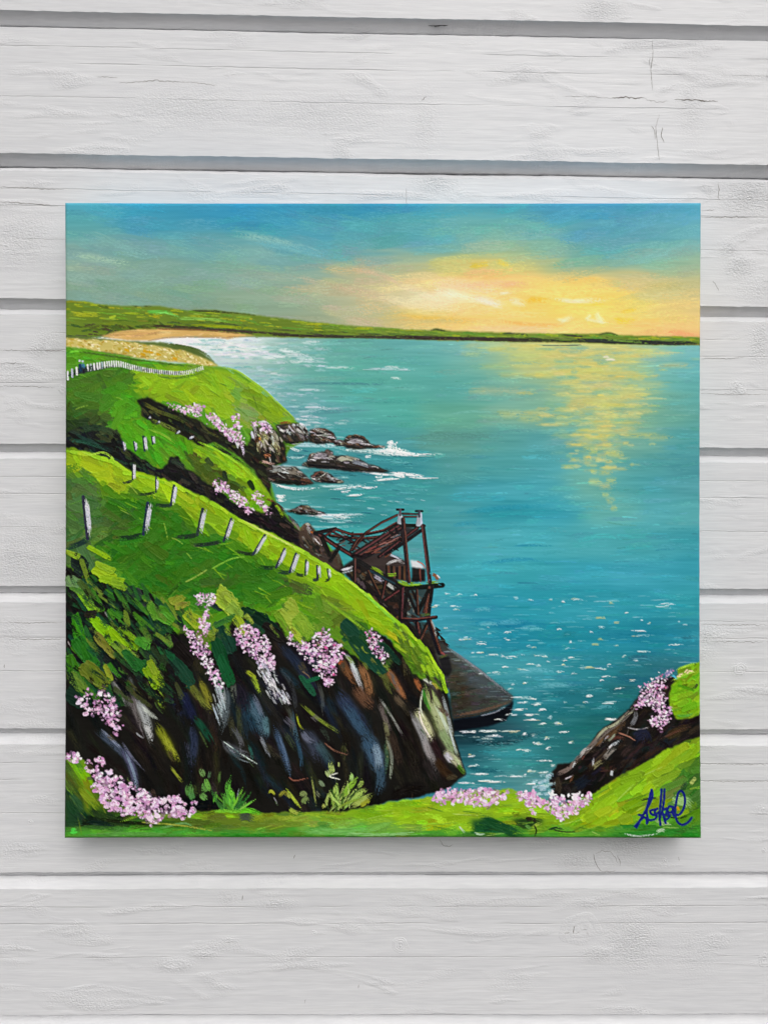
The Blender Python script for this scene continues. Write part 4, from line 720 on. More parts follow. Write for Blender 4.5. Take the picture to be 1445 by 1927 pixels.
    fill([(776,1068),(800,1070),(801,1094),(774,1096)], (30,26,26), 'painted_pier', rag=.8, h=.5); bar([(790,1071),(791,1094)], 2, RU); stroke([(812,1080),(820,1084),(824,1094)], 6, (120,80,60), dry=.3, part='painted_pier'); stroke([(822,1082),(828,1088)], 2.5, (200,206,208), dry=.3, smooth=False)
    bar([(669,1052),(700,1072),(758,1106)], 7, (24,26,28)); bar([(758,1106),(800,1104),(832,1100)], 7.5, (16,16,18)); bar([(696,1074),(722,1086),(742,1098)], 3, (34,54,60))
    for p, w in [([(697,1066),(712,1074),(724,1082)],6),([(728,1082),(740,1082),(748,1080)],6),([(748,1092),(764,1099),(786,1098)],8),([(752,1096),(780,1100),(800,1098)],5),([(800,1097),(812,1096),(826,1095)],5)]: stroke(p, w, (92,128,36), c2=(130,170,40), dry=.25, h=1.2, part='painted_pier')
    for p, w, r in [([(758,977),(763,1030),(769,1094)],6.5,1),([(796,990),(802,1040),(809,1096)],6,-1)]: bar(p, w, (40,30,32), rust=r)
    for p, w, r in [([(667,1052),(667,1097)],5,1),([(692,1074),(715,1121)],4.5,1),([(725,1094),(718,1126)],4,1),([(758,1106),(721,1131)],5,1),([(708,1122),(722,1132)],4,0),([(756,1108),(754,1165)],7,1),([(766,1110),(762,1162)],6,0),([(811,1106),(804,1158)],9,-1),([(766,1113),(784,1154)],4.5,0),([(806,1112),(787,1150)],6.5,0),([(784,1110),(786,1156)],4,1),([(776,1112),(782,1130)],3,0),([(806,1118),(796,1152)],3,1),([(754,1167),(784,1166),(820,1161)],5.5,0)]: bar(p, w, rust=r)
    stroke([(756,1163),(785,1164),(820,1160)], 2.4, RU, dry=.2, h=1, smooth=False, part='painted_pier'); stroke([(790,1158),(804,1156),(816,1155)], 4.5, (70,84,36), dry=.3, part='painted_pier')
    for p, w, r in [([(784,1172),(790,1208)],6,1),([(804,1174),(790,1204)],5.5,1),([(768,1172),(782,1192)],4.5,0),([(776,1180),(788,1200)],4,0),([(808,1168),(816,1196),(827,1228)],8,1)]: bar(p, w, rust=r)
    stroke([(812,1168),(818,1182),(820,1196)], 3, (150,158,162), dry=.4, smooth=False); stroke([(828,1226),(834,1230),(838,1234)], 4, (140,76,62), dry=.2)
    # ---- cliff face of the near hill
    cl = [(122,1050),(160,1078),(260,1130),(330,1150),(480,1150),(560,1160),(620,1210),(700,1180),(770,1230),(790,1212),(822,1256),(840,1298),(848,1340),(856,1390),(868,1435),(878,1455),(845,1482),(785,1500),(735,1508),(640,1530),(560,1540),(440,1540),(300,1540),(180,1500),(122,1440)]
    newpart('painted_cliff'); mc = fill(cl, (22,21,18), 'painted_cliff', rag=2, h=.5, wev=.45, jit=.02)
    dirn = lambda x, y: 1.0 + .25 * math.sin(x * .02) + max(0, (y - 1330)) * .0012
    for k in range(420):
        x, y = sample_in(mc, 1); x, y = float(x[0]), float(y[0]); pal = [(12,11,10),(9,9,9),(24,22,17),(34,34,22),(28,24,20),(16,18,22),(12,12,12),(44,42,28),(8,8,8)]
        if 430 < x < 640 and y > 1230: pal = pal + [(24,36,50),(30,44,58),(16,22,32)]
        an = dirn(x, y) + rng.normal(0, .12); L = rng.uniform(50, 130)
        stroke([(x - L * .5 * math.cos(an), y - L * .5 * math.sin(an)), (x + rng.normal(0, 3), y), (x + L * .5 * math.cos(an + .12), y + L * .5 * math.sin(an + .12))], rng.uniform(6, 15), pal[rng.integers(len(pal))], clip=mc, dry=.4, h=.5, a=.7, wev=.35, soft=7, taper=.4)
    def ck(p, w, c, a=.9, dry=.36, h=.7, c2=None):
        mx, my = sum(q[0] for q in p) / len(p), sum(q[1] for q in p) / len(p)
        p = [(mx + (x - mx) * 1.3, my + (y - my) * 1.3) for x, y in p]
        if w > 9:                                          # soft under-colour, then the drag over it
            stroke(p, w * 1.5, [v * .55 for v in c], a=a * .6, dry=.2, h=.3, clip=mc, wev=.4, part='painted_cliff', soft=w * .8, taper=.6)
        stroke(p, w * 1.05, c, a=min(1, a * 1.05), dry=dry, h=h, clip=mc, wev=.35, c2=c2, part='painted_cliff', soft=max(1.1, w * .36), taper=.3)
    SL, SB, LG, OL, BRN = (72,96,112), (40,62,84), (170,172,176), (92,92,44), (110,78,50)
    for p, w, c, a in [([(460,1310),(475,1345),(490,1380)],30,(38,56,74),.85),([(470,1320),(490,1355),(500,1390)],16,(70,100,116),.75),([(480,1310),(488,1330),(498,1350)],9,(120,130,144),.6),([(500,1350),(502,1375),(500,1385)],10,(96,128,140),.6),([(445,1290),(455,1310),(460,1340)],22,(22,28,38),.9),
                       ([(520,1376),(532,1410),(545,1452)],11,(50,78,96),.9),([(525,1380),(538,1420),(546,1455)],5,(76,104,124),.8),([(549,1340),(556,1375),(562,1400)],8,(54,84,104),.9),([(560,1395),(566,1420),(568,1445)],7,(50,76,96),.8),([(575,1380),(590,1400),(600,1430)],22,(62,80,92),.6),([(570,1378),(580,1390),(592,1396)],10,(112,120,140),.6),([(600,1400),(620,1430),(625,1440)],14,(60,96,104),.5),
                       ([(560,1200),(590,1240),(600,1262)],12,(46,60,76),.7),([(530,1220),(560,1250),(590,1300)],16,(36,48,60),.7),([(640,1310),(670,1350),(690,1380)],24,(34,54,72),.9),([(655,1330),(680,1370),(705,1400)],18,(56,84,104),.7),([(690,1390),(705,1420),(715,1450)],28,(58,88,112),.85),([(706,1402),(712,1430),(712,1456)],13,(140,160,180),.75),([(715,1440),(716,1470),(712,1492)],16,(48,72,92),.8),([(725,1400),(728,1425),(725,1450)],7,(70,120,90),.6),
                       ([(328,1310),(345,1330),(352,1350)],26,(20,30,44),.9),([(345,1300),(360,1335),(372,1360)],14,(22,34,52),.8),([(362,1370),(366,1400),(362,1440)],14,(44,58,76),.7),([(368,1352),(380,1365),(400,1395)],12,(22,70,46),.8),
                       ([(425,1395),(440,1410),(470,1420)],16,(96,100,108),.6),([(430,1400),(455,1418),(478,1432)],2.5,(206,216,222),.8),([(440,1370),(452,1390),(456,1410)],9,(110,112,126),.6),([(492,1388),(500,1405),(508,1422)],6,(140,146,162),.75),([(430,1402),(450,1425),(476,1433)],3,(140,150,156),.6),([(470,1405),(474,1415),(476,1425)],5,(40,110,100),.6),
                       ([(425,1300),(425,1340),(418,1370)],14,(100,120,124),.6),([(405,1270),(416,1290),(422,1330)],9,(190,196,200),.7),([(190,1380),(215,1400),(240,1425)],12,(70,80,98),.8),([(195,1375),(222,1400),(232,1412)],5,(150,160,176),.7),([(232,1410),(248,1440),(258,1480)],13,(76,88,108),.85),([(240,1420),(252,1450),(262,1488)],5,(140,150,170),.7),([(235,1400),(252,1425),(270,1445)],4,(120,130,150),.6),
                       ([(246,1310),(262,1345),(275,1380)],15,(120,118,118),.65),([(262,1320),(275,1350),(284,1388)],14,(190,190,190),.7),([(270,1330),(288,1345),(298,1352)],8,(196,196,196),.7),([(276,1365),(284,1380),(286,1390)],8,(196,196,198),.6),([(210,1270),(225,1300),(245,1330)],10,(110,112,110),.55),
                       ([(212,1262),(222,1290),(236,1320)],8,(150,150,152),.5),([(245,1275),(250,1295),(258,1310)],10,(116,124,122),.5),([(300,1370),(315,1395),(330,1425)],15,(118,130,30),.9),([(310,1385),(322,1405),(338,1430)],9,(140,150,36),.9),([(325,1445),(335,1458),(344,1470)],5,(130,140,40),.9),([(300,1300),(305,1320),(310,1330)],12,(120,150,40),.9),
                       ([(465,1262),(475,1270),(485,1278)],7,(150,170,40),.9),([(476,1275),(484,1290),(488,1305)],8,(150,168,44),.9),([(374,1310),(386,1320),(398,1332)],7,(140,146,40),.8),([(340,1265),(360,1290),(390,1330)],13,(110,110,44),.7),([(380,1285),(392,1310),(398,1325)],11,(124,130,40),.8),
                       ([(575,1330),(600,1352),(635,1375)],6,(122,134,48),.9),([(560,1346),(564,1362),(572,1372)],3,(150,160,40),.9),([(450,1330),(452,1360),(456,1385)],9,(60,60,40),.7),([(540,1330),(548,1350),(550,1380)],9,(70,72,54),.6),
                       ([(640,1240),(655,1265),(670,1285)],13,BRN,.85),([(660,1250),(672,1275),(682,1300)],8,(196,198,200),.85),([(650,1232),(664,1250),(678,1280)],6,(206,208,208),.85),([(678,1255),(690,1280),(696,1312)],14,(140,98,62),.85),([(670,1295),(685,1315),(700,1330)],18,(120,84,54),.7),([(628,1238),(640,1246),(645,1262)],10,(60,56,54),.7),([(638,1250),(642,1246),(646,1248)],6,(170,80,36),.8),
                       ([(710,1250),(722,1270),(735,1300)],13,(96,100,44),.8),([(730,1260),(745,1285),(760,1310)],12,(136,92,56),.85),([(740,1276),(752,1296),(764,1316)],7,(150,100,58),.8),([(750,1315),(760,1330),(770,1345)],8,(60,44,36),.8),([(745,1310),(752,1320),(760,1326)],10,(110,86,72),.6),
                       ([(715,1325),(726,1355),(735,1380)],9,(110,106,104),.7),([(718,1318),(735,1345),(756,1380)],4,(170,170,176),.7),([(724,1360),(730,1390),(730,1420)],8,(120,130,84),.75),([(728,1395),(736,1420),(734,1460)],6,(150,160,140),.8),([(735,1380),(745,1410),(750,1440)],14,(44,40,36),.8),([(556,1330),(548,1290),(530,1262)],8,(70,76,84),.5),([(600,1290),(606,1310),(608,1340)],7,(96,96,96),.5)]:
        ck(p, w, c, a)
    # pale lichen nose on the right
    for p, w, c, a in [([(784,1340),(800,1365),(810,1395)],17,(196,196,156),.9),([(778,1350),(795,1385),(805,1420)],12,(156,156,152),.8),([(800,1395),(812,1425),(818,1450)],14,(150,150,146),.75),([(806,1300),(818,1330),(832,1372)],22,(150,164,104),.95),([(815,1320),(830,1355),(846,1395)],20,(168,180,130),.95),([(830,1375),(845,1400),(856,1420)],16,(140,160,100),.95),([(822,1330),(836,1360),(846,1385)],6,(196,202,190),.8),
                       ([(800,1285),(815,1292),(822,1310)],9,(70,70,60),.9),([(796,1275),(806,1282),(816,1286)],6,(200,202,196),.85),([(812,1282),(820,1290),(826,1300)],6,(180,176,60),.85),([(782,1278),(788,1290),(792,1298)],9,(150,98,60),.9),([(822,1298),(832,1320),(840,1340)],8,(40,36,34),.9),([(834,1315),(842,1345),(850,1380)],6,(150,150,156),.85),([(845,1370),(852,1395),(860,1420)],4,(196,202,200),.8),
                       ([(836,1415),(850,1425),(866,1440)],14,(176,180,150),.85),([(838,1418),(846,1428),(850,1432)],10,(206,210,218),.8),([(855,1425),(866,1440),(872,1456)],5,(180,196,150),.9),([(862,1440),(870,1450),(876,1454)],7,(70,110,30),.9),([(812,1390),(826,1420),(836,1440)],12,(30,24,22),.95),([(822,1430),(836,1450),(850,1460)],14,(52,30,22),.9),([(800,1430),(812,1455),(820,1470)],16,(38,30,26),.8),([(840,1465),(850,1462),(862,1462)],9,(66,64,34),.8),([(760,1385),(776,1420),(784,1450)],16,(22,20,18),.9),([(812,1325),(808,1300),(800,1310)],5,(50,44,36),.9),
                       ([(797,1300),(800,1315),(806,1330)],6,(60,130,40),.95),([(804,1324),(808,1332),(812,1334)],5,(70,140,44),.95),([(796,1302),(792,1330),(800,1350)],3,(220,222,200),.8),([(790,1338),(795,1360),(812,1390)],3,(236,236,214),.8)]:
        ck(p, w, c, a, dry=.26, h=1.0)
    for k in range(40):                                    # dry olive and grey drags, then scratches
        x, y = sample_in(mc, 1); x, y = float(x[0]), float(y[0]); an = dirn(x, y) + rng.normal(0, .2); L = rng.uniform(20, 60)
        stroke([(x - L * .5 * math.cos(an), y - L * .5 * math.sin(an)), (x, y), (x + L * .5 * math.cos(an), y + L * .5 * math.sin(an))], rng.uniform(6, 13), [(60,60,36),(52,50,40),(84,86,88),(46,54,34),(70,54,40),(46,58,70)][rng.integers(6)], clip=mc, dry=.64, h=.9, a=.8, wev=.4)
    for k in range(40):
        x, y = sample_in(mc, 1); x, y = float(x[0]), float(y[0]); an = dirn(x, y) + rng.normal(0, .25); L = rng.uniform(8, 34)
        stroke([(x - L * .5 * math.cos(an), y - L * .5 * math.sin(an)), (x + rng.normal(0, 1.5), y), (x + L * .5 * math.cos(an), y + L * .5 * math.sin(an))], rng.uniform(1.2, 3.2), [(120,120,70),(150,152,156),(90,110,120),(8,8,8),(10,10,10),(130,100,70),(180,182,180),(70,90,50)][rng.integers(8)], clip=mc, dry=.42, h=1.1, a=.75, wev=.4)
    for p in [[(740,1500),(760,1490),(800,1485)],[(600,1510),(650,1505),(700,1500)],[(300,1500),(350,1510),(420,1512)]]: ck(p, 16, (10,10,9), .9, dry=.25)
    # ---- near hill: grass
    gh = [(122,842),(165,849),(210,864),(240,884),(280,894),(330,909),(400,944),(450,974),(500,999),(560,1029),(600,1054),(640,1079),(680,1110),(720,1145),(760,1180),(800,1222),(822,1262),(834,1300),(825,1290),(806,1276),(795,1280),(776,1262),(762,1240),(742,1210),(716,1190),(700,1185),(690,1215),(700,1245),(690,1250),(660,1230),(640,1212),(610,1190),(585,1205),(565,1215),(540,1200),(520,1170),(490,1172),(470,1165),(440,1150),(430,1185),(400,1225),(380,1205),(360,1180),(330,1195),(320,1220),(300,1190),(285,1165),(245,1140),(215,1130),(190,1115),(165,1090),(122,1062)]
    newpart('painted_hillside'); mn = fill(gh, (84,138,22), 'painted_hillside', rag=4, h=.8, wev=.12)
    CL[0] = mn
    blk([(122,842),(210,864),(330,909),(450,974),(560,1029),(640,1079),(720,1145),(760,1180),(740,1185),(660,1120),(560,1075),(470,1030),(420,985),(340,945),(250,915),(200,900),(122,870)], (146,182,22), rag=6, soft=5)
    blk([(180,940),(290,930),(420,985),(460,1040),(540,1080),(520,1140),(440,1150),(330,1140),(240,1120),(200,1060)], (50,112,20), rag=10, soft=6); blk([(122,890),(190,905),(200,960),(185,1060),(150,1080),(122,1060)], (72,108,54), rag=6, soft=5); blk([(122,848),(180,856),(250,905),(230,930),(160,890),(122,885)], (150,176,26), rag=6, soft=4)
    blk([(185,965),(260,975),(250,1000),(200,1010)], (70,92,40), rag=6, soft=5); blk([(290,935),(340,925),(380,950),(420,990),(440,1010),(400,1010),(340,960)], (132,168,20), rag=5, soft=4); blk([(560,1040),(640,1085),(720,1150),(780,1215),(810,1270),(770,1240),(700,1180),(600,1110),(540,1080)], (136,178,18), rag=6, soft=4)
    blk([(590,1090),(640,1130),(680,1190),(640,1190),(600,1150)], (100,116,36), rag=6, soft=4, a=.9); blk([(525,1085),(570,1095),(560,1120),(530,1110)], (66,84,36), rag=5, soft=4); blk([(740,1190),(790,1230),(815,1285),(780,1255)], (60,90,32), rag=5, soft=3, a=.8); blk([(640,1160),(700,1190),(690,1230),(650,1215)], (30,70,34), rag=4, soft=2); blk([(390,1060),(440,1085),(420,1110),(380,1105)], (60,100,30), rag=5, soft=4)
    src = blur(COL, 2)
    an3 = lambda x, y: (.55 if y < 980 + (x - 300) * .55 else (.4 if rng.random() < .5 else -.5))
    repaint(mn, 900, (20, 64), (6, 17), an3, src, jit=.022, val=.06, dry=.5, h=.9, part='painted_hillside', spread=.3)
    for k in range(110):
        x, y = sample_in(mn, 1); x, y = float(x[0]), float(y[0]); f = (y - 850 - (x - 122) * .62)
        c = [(170,206,40),(156,196,30),(190,214,80)][rng.integers(3)] if f < 50 else [(72,140,30),(40,96,20),(100,160,50),(54,120,24),(120,150,40)][rng.integers(5)]
        an = .55 + rng.normal(0, .3) if f < 60 else rng.uniform(-.9, .9); L = rng.uniform(8, 34)
        stroke([(x, y), (x + L * .5 * math.cos(an), y + L * .5 * math.sin(an) + rng.normal(0, 1)), (x + L * math.cos(an), y + L * math.sin(an))], rng.uniform(1.3, 2.6), c, clip=mn, dry=.35, h=1.5, a=.5)
    # thick lit rim of the hill
    for a0, b0 in zip(gh[:17], gh[1:18]):
        for t in (.0, .33, .66):
            x = a0[0] + (b0[0] - a0[0]) * t; y = a0[1] + (b0[1] - a0[1]) * t; an = math.atan2(b0[1] - a0[1], b0[0] - a0[0])
            knife(x + 8, y + 8, rng.uniform(18, 34), rng.uniform(4, 8), an + rng.normal(0, .08), [(150,200,36),(166,206,40),(136,188,30)][rng.integers(3)], h=1.5, dry=.2, part='painted_hillside')
    for p, w, c in [([(150,846),(170,856),(195,852),(212,862),(225,880)],4,(170,210,60)),([(640,1080),(690,1120),(730,1158)],4,(180,216,70)),([(680,1112),(720,1148),(756,1184)],5,(130,200,60)),([(450,976),(520,1012),(580,1044)],3.5,(196,222,110)),([(600,1120),(640,1150),(700,1195)],5,(120,170,30)),([(735,1168),(770,1205),(800,1250)],5,(140,186,50)),([(722,1185),(745,1200),(762,1215)],9,(180,170,20)),([(690,1160),(710,1172),(730,1185)],9,(150,176,20)),
                    ([(240,985),(290,980),(330,990)],8,(60,120,30)),([(185,930),(230,950),(280,1000)],5,(54,110,28)),([(400,1070),(435,1052),(460,1048)],3,(130,180,60)),([(350,1095),(370,1085),(390,1072)],3,(140,176,70)),([(150,880),(160,890),(176,896)],12,(80,112,44))]: stroke(p, w, c, dry=.3, h=1.4, a=.9, part='painted_hillside')
    # knife slabs where grass breaks over the rock, lower left
    sl = [(135,1042,34,10,.5,(150,186,40)),(188,1040,44,9,.55,(146,196,24)),(198,1080,40,22,.5,(160,200,30)),(212,1092,40,16,.25,(150,196,30)),(200,1068,34,12,.3,(148,190,36)),(225,1100,30,14,.3,(140,186,36)),(160,1125,60,14,.75,(140,196,28)),(175,1140,30,8,.7,(130,176,30)),(205,1190,74,24,.78,(138,196,14)),(225,1205,50,16,.7,(140,190,20)),(245,1200,46,20,.65,(120,170,24)),(270,1208,26,20,.3,(80,160,50)),
          (200,1215,50,14,.8,(130,140,50)),(235,1225,50,18,.8,(116,150,44)),(150,1190,60,20,1.3,(60,140,24)),(165,1230,60,26,1.1,(40,120,30)),(140,1260,50,24,1.2,(60,130,30)),(180,1270,54,30,.9,(110,128,36)),(150,1285,40,20,.6,(104,140,44)),(205,1265,30,10,1.1,(150,164,40)),(280,1262,40,22,.9,(30,96,40)),(250,1240,40,18,.9,(36,110,36)),(290,1272,40,24,1.1,(128,170,24)),(300,1280,24,14,.8,(150,180,30)),(290,1255,26,14,1.2,(140,170,40)),
          (312,1160,34,24,.6,(86,156,40)),(290,1150,30,16,1.1,(90,150,40)),(335,1128,26,14,-.4,(140,160,50)),(345,1138,24,12,-.3,(150,158,60)),(365,1165,34,22,.7,(160,180,40)),(385,1195,28,30,1.2,(110,130,40)),(395,1185,24,18,.6,(130,150,50)),(428,1132,46,34,.5,(160,190,60)),(445,1150,30,20,.7,(150,186,60)),(420,1170,50,10,-.5,(60,120,50)),(452,1172,26,16,.9,(158,190,40)),(455,1184,20,10,.9,(170,200,40)),(550,1160,46,36,.6,(158,186,60)),(570,1180,40,34,.8,(140,180,50)),(535,1175,50,12,.9,(120,170,40)),(560,1195,34,12,.9,(170,200,60)),(470,1165,20,8,.7,(150,170,60)),
          (150,1108,30,16,.4,(86,140,50)),(140,1095,30,20,.6,(110,150,90)),(172,1155,20,14,.2,(36,36,26)),(165,1110,40,10,.9,(70,100,40))]
    dk = [(150,1060,40,30,.7,(26,34,28)),(190,1100,70,24,.6,(16,18,18)),(240,1125,80,26,.5,(18,22,22)),(220,1140,90,30,.6,(12,12,14)),(260,1165,80,34,.6,(16,14,14)),(275,1130,70,30,.6,(44,54,46)),(255,1120,40,24,.7,(30,56,48)),(300,1185,60,30,.6,(26,50,40)),(310,1200,40,24,.7,(20,64,42)),(290,1200,60,20,.4,(34,30,28)),(330,1210,50,24,.9,(18,16,14)),(345,1230,50,30,.8,(20,18,14)),(320,1235,60,18,.9,(24,76,44)),(345,1265,60,26,.9,(20,66,44)),(160,1175,50,26,1.0,(14,40,32)),(150,1200,40,20,.4,(12,48,42)),(175,1210,60,24,.9,(12,44,36)),(190,1245,50,18,.9,(30,50,40)),(150,1310,50,40,.5,(14,44,34)),(215,1255,50,14,.9,(22,30,26)),(145,1122,26,10,.5,(34,52,44)),
          (410,1140,26,14,.6,(24,50,40)),(420,1200,60,34,1.2,(14,56,36)),(415,1230,60,24,1.2,(14,62,40)),(425,1260,60,20,1.1,(20,76,46)),(480,1160,60,24,.5,(16,46,32)),(500,1175,60,24,.6,(14,36,26)),(515,1190,50,20,.7,(20,24,22)),(480,1180,40,14,.6,(30,60,40)),(660,1185,40,24,.7,(16,60,40)),(680,1220,60,24,.9,(14,56,40)),(700,1245,60,24,.8,(16,60,42)),(725,1220,40,14,.8,(20,70,40)),(580,1290,46,12,1.0,(20,80,50)),(590,1278,30,8,-.4,(22,90,56)),(735,1230,50,12,.9,(14,50,34)),(410,1285,40,12,1.1,(20,70,46))]
    for x, y, L, W, an, c in dk: knife(x, y, L, W, an, c, h=1, dry=.3, part='painted_cliff', sq=.3)
    for k in range(330):                                   # broken colour between grass and rock
        x = rng.uniform(124, 350); y = rng.uniform(1055, 1320)
        if y < 1050 + (x - 124) * .42: continue
        near = (y - 1050 - (x - 124) * .42) < 90
        pal = [(18,40,30),(14,20,18),(24,70,40),(60,120,30),(104,130,40),(40,90,34),(12,12,12)] if near or x < 230 else [(16,16,14),(20,34,28),(34,60,36),(60,66,36),(12,12,12)]
        knife(x, y, rng.uniform(16, 52), rng.uniform(4, 10), .85 + rng.normal(0, .22), pal[rng.integers(len(pal))], h=1.1, dry=.45, a=.9, sq=.9)
    for x, y, L, W, an, c in sl:
        c = [v * .9 for v in c]; knife(x, y, L * 1.15, W, an + rng.normal(0, .06), c, h=1.8, dry=.42, part='painted_hillside', sq=.75)
        for _ in range(3): stroke([(x - L * .4 * math.cos(an) + rng.normal(0, 3), y - L * .4 * math.sin(an) + rng.normal(0, W * .3)), (x + rng.normal(0, 2), y + rng.normal(0, W * .3)), (x + L * .45 * math.cos(an), y + L * .45 * math.sin(an) + rng.normal(0, W * .3))], W * rng.uniform(.15, .4), list(np.array(c) * rng.uniform(.78, 1.12)), h=1.6, dry=.45, part='painted_hillside', a=.8)
    for k in range(90):                                    # dark drags pull the slabs together
        x = rng.uniform(126, 330); y = rng.uniform(1075, 1310)
        if y < 1066 + (x - 124) * .45: continue
        an = .85 + rng.normal(0, .2); L = rng.uniform(20, 56)
        stroke([(x - L * .5 * math.cos(an), y - L * .5 * math.sin(an)), (x, y), (x + L * .5 * math.cos(an), y + L * .5 * math.sin(an))], rng.uniform(4, 11), [(12,34,26),(14,16,14),(22,60,34),(36,84,30),(70,110,34),(10,10,10)][rng.integers(6)], dry=.6, h=1.0, a=.85)
    for k in range(60):
        x = rng.uniform(280, 760); y = 1150 + max(0, x - 560) * .55 + rng.uniform(-10, 50); stroke([(x - 7, y - 9), (x + rng.normal(0, 2), y), (x + 7, y + 9)], rng.uniform(3, 8), [(92,124,40),(60,100,36),(130,150,44),(40,70,34),(110,120,50)][rng.integers(5)], dry=.55, h=.9, a=.8)
    for k in range(46):                                    # turf breaking up over the nose of the cliff
        t = rng.random(); x = 740 + t * 96 + rng.normal(0, 7); y = 1190 + t * 112 + rng.normal(-4, 9)
        knife(x, y, rng.uniform(14, 34), rng.uniform(4, 8), .95 + rng.normal(0, .15), [(70,104,30),(96,128,30),(150,186,36),(84,112,30),(120,160,30),(140,176,34)][rng.integers(6)], h=1.4, dry=.55, sq=.3, clip=mn)
    for p, w, c in [([(812,1268),(824,1282),(834,1300)],5,(56,64,34)),([(800,1262),(806,1276),(812,1290)],6,(40,44,26)),([(822,1262),(832,1282),(840,1304)],4,(110,150,40))]: stroke(p, w, c, dry=.4, h=1.2)
    # posts with their shadows
    posts = [((162,934),(170.5,1014),9.5,(125,1031)),((283,946),(275,1005),9,(214,1014)),((386,957),(376,1006),8.5,(328,1010)),((439,975),(425,1018),7,(352,1027)),((253,873),(253,903),5.5,(229,909)),((297,897),(296.5,926),5,(255,930)),((331.6,913),(325.5,951),7,(289,949)),((501.7,1006),(480,1043),6.5,(443,1036)),((539,1032),(523.5,1067),7,(485,1066)),((561,1041),(549,1077),7.5,(520,1074)),((579,1053),(577,1082),5.5,(552,1078)),((600,1064),(601,1088),6.5,(588,1090)),((619,1070),(621.6,1088),5,(610,1092)),
             ((233.5,831),(237,849),5,None),((255,831),(258,849),5,None),((273,821),(276,849),6,None),((289,821),(290.5,836),5,None),((281,789),(285,783),3.5,None),((298,797),(302,792),3.5,None),((333,816),(340,811),4,None),((357,826),(365,821),4.5,None)]
    for (x0, y0), (x1, y1), w, sh in posts:
        w = w * 1.22
        newpart('painted_fence_post')
        if sh: stroke([(x1 - 1, y1), ((x1 + sh[0]) / 2, (y1 + sh[1]) / 2 + 2), sh], w * .85, (24,42,34), dry=.3, h=.6, a=.85, part='painted_hillside')
        stroke([(x0 - w * .38, y0 + 1), (x1 - w * .38, y1)], w * .55, (40,50,62), dry=.15, h=.9, smooth=False, taper=0, part='painted_fence_post')
        stroke([(x0 + w * .1, y0), (x1 + w * .1, y1)], w * .72, (226,224,226), c2=(170,176,186), dry=.16, h=1.5, smooth=False, taper=.08, part='painted_fence_post', jit=.01)
    # ---- blossom on the slopes
    blossoms([(312,762),(325,762),(340,764),(338,770),(318,768)], 14, 4); blossoms([(338,766),(352,768),(366,762),(380,764),(381,778),(374,786),(358,778),(340,774)], 60, 6); blossoms([(390,782),(404,779),(420,800),(436,806),(440,812),(456,824),(460,838),(446,836),(430,826),(418,812),(404,800),(394,794)], 120, 6.5, white=.32); blossoms([(434,782),(446,780),(450,790),(438,792)], 14, 6); blossoms([(438,800),(450,798),(456,808),(444,814)], 18, 6)
    for x, y, L in [(458,848,22),(448,838,14),(476,820,18)]: stroke([(x - 3, y - L / 2), (x, y), (x + 2, y + L / 2)], 5, (190,190,200), dry=.4, h=.9)
    blossoms([(474,795),(482,796),(486,802),(478,804)], 12, 5, white=.4); blossoms([(488,800),(500,794),(512,800),(514,812),(504,814),(490,810)], 36, 5.5, white=.45)
    blossoms([(400,910),(412,902),(424,906),(430,918),(442,922),(456,936),(468,944),(474,956),(478,962),(466,966),(458,956),(446,946),(432,936),(420,926),(414,924),(408,926),(403,918)], 120, 6, white=.3); blossoms([(474,934),(486,924),(494,936),(494,946),(504,954),(512,964),(508,970),(498,962),(486,948),(476,942)], 55, 5.5, white=.3); blossoms([(404,912),(412,910),(414,926),(406,928)], 14, 5)
    blossoms([(368,1120),(380,1114),(405,1118),(404,1136),(392,1144),(392,1160),(386,1160),(384,1140),(370,1136)], 90, 5.5, white=.35); blossoms([(378,1158),(392,1156),(394,1184),(388,1196),(382,1188),(376,1170)], 50, 6, white=.45); blossoms([(350,1182),(366,1190),(376,1186),(380,1200),(392,1214),(394,1236),(380,1240),(364,1226),(356,1204)], 90, 6, white=.2); blossoms([(378,1232),(396,1236),(410,1262),(420,1290),(418,1302),(406,1290),(394,1268),(384,1250)], 90, 6, white=.6); blossoms([(348,1180),(354,1178),(356,1188),(350,1190)], 5, 5)
    for k in range(30): x = 415 + rng.normal(0, 5); y = 1300 + abs(rng.normal(0, 26)); stroke([(x - 4, y - 10), (x, y), (x + 3, y + 12)], 3, (176,190,196), dry=.55, a=.6, h=.5)
    blossoms([(440,1190),(462,1172),(478,1180),(490,1190),(504,1200),(512,1222),(518,1244),(516,1258),(500,1264),(488,1250),(474,1236),(458,1222),(446,1206)], 200, 7.5, white=.2)
    for k in range(70): t = rng.random(); x = 492 + t * 44 + rng.normal(0, 7); y = 1252 + t * 70 + rng.normal(0, 7); stroke([(x - 5, y - 9), (x, y), (x + 5, y + 9)], 3.5, [(206,206,214),(170,172,186),(228,226,230)][rng.integers(3)], dry=.5, a=.7, h=.7)
    blossoms([(540,1194),(548,1192),(560,1208),(558,1216),(548,1212)], 22, 5.5); blossoms([(566,1206),(578,1206),(590,1200),(604,1184),(614,1182),(624,1204),(640,1212),(646,1234),(636,1246),(632,1262),(628,1286),(618,1296),(610,1288),(602,1270),(588,1254),(576,1240),(568,1226)], 260, 7, white=.34, mag=.05); blossoms([(560,1222),(566,1220),(566,1228),(561,1228)], 5, 4)
    blossoms([(690,1184),(700,1182),(712,1198),(720,1212),(730,1236),(726,1246),(714,1236),(700,1232),(694,1212)], 90, 5.5, white=.4, mag=.16); blossoms([(715,1238),(722,1240),(726,1250),(718,1248)], 6, 4.5, white=.8)
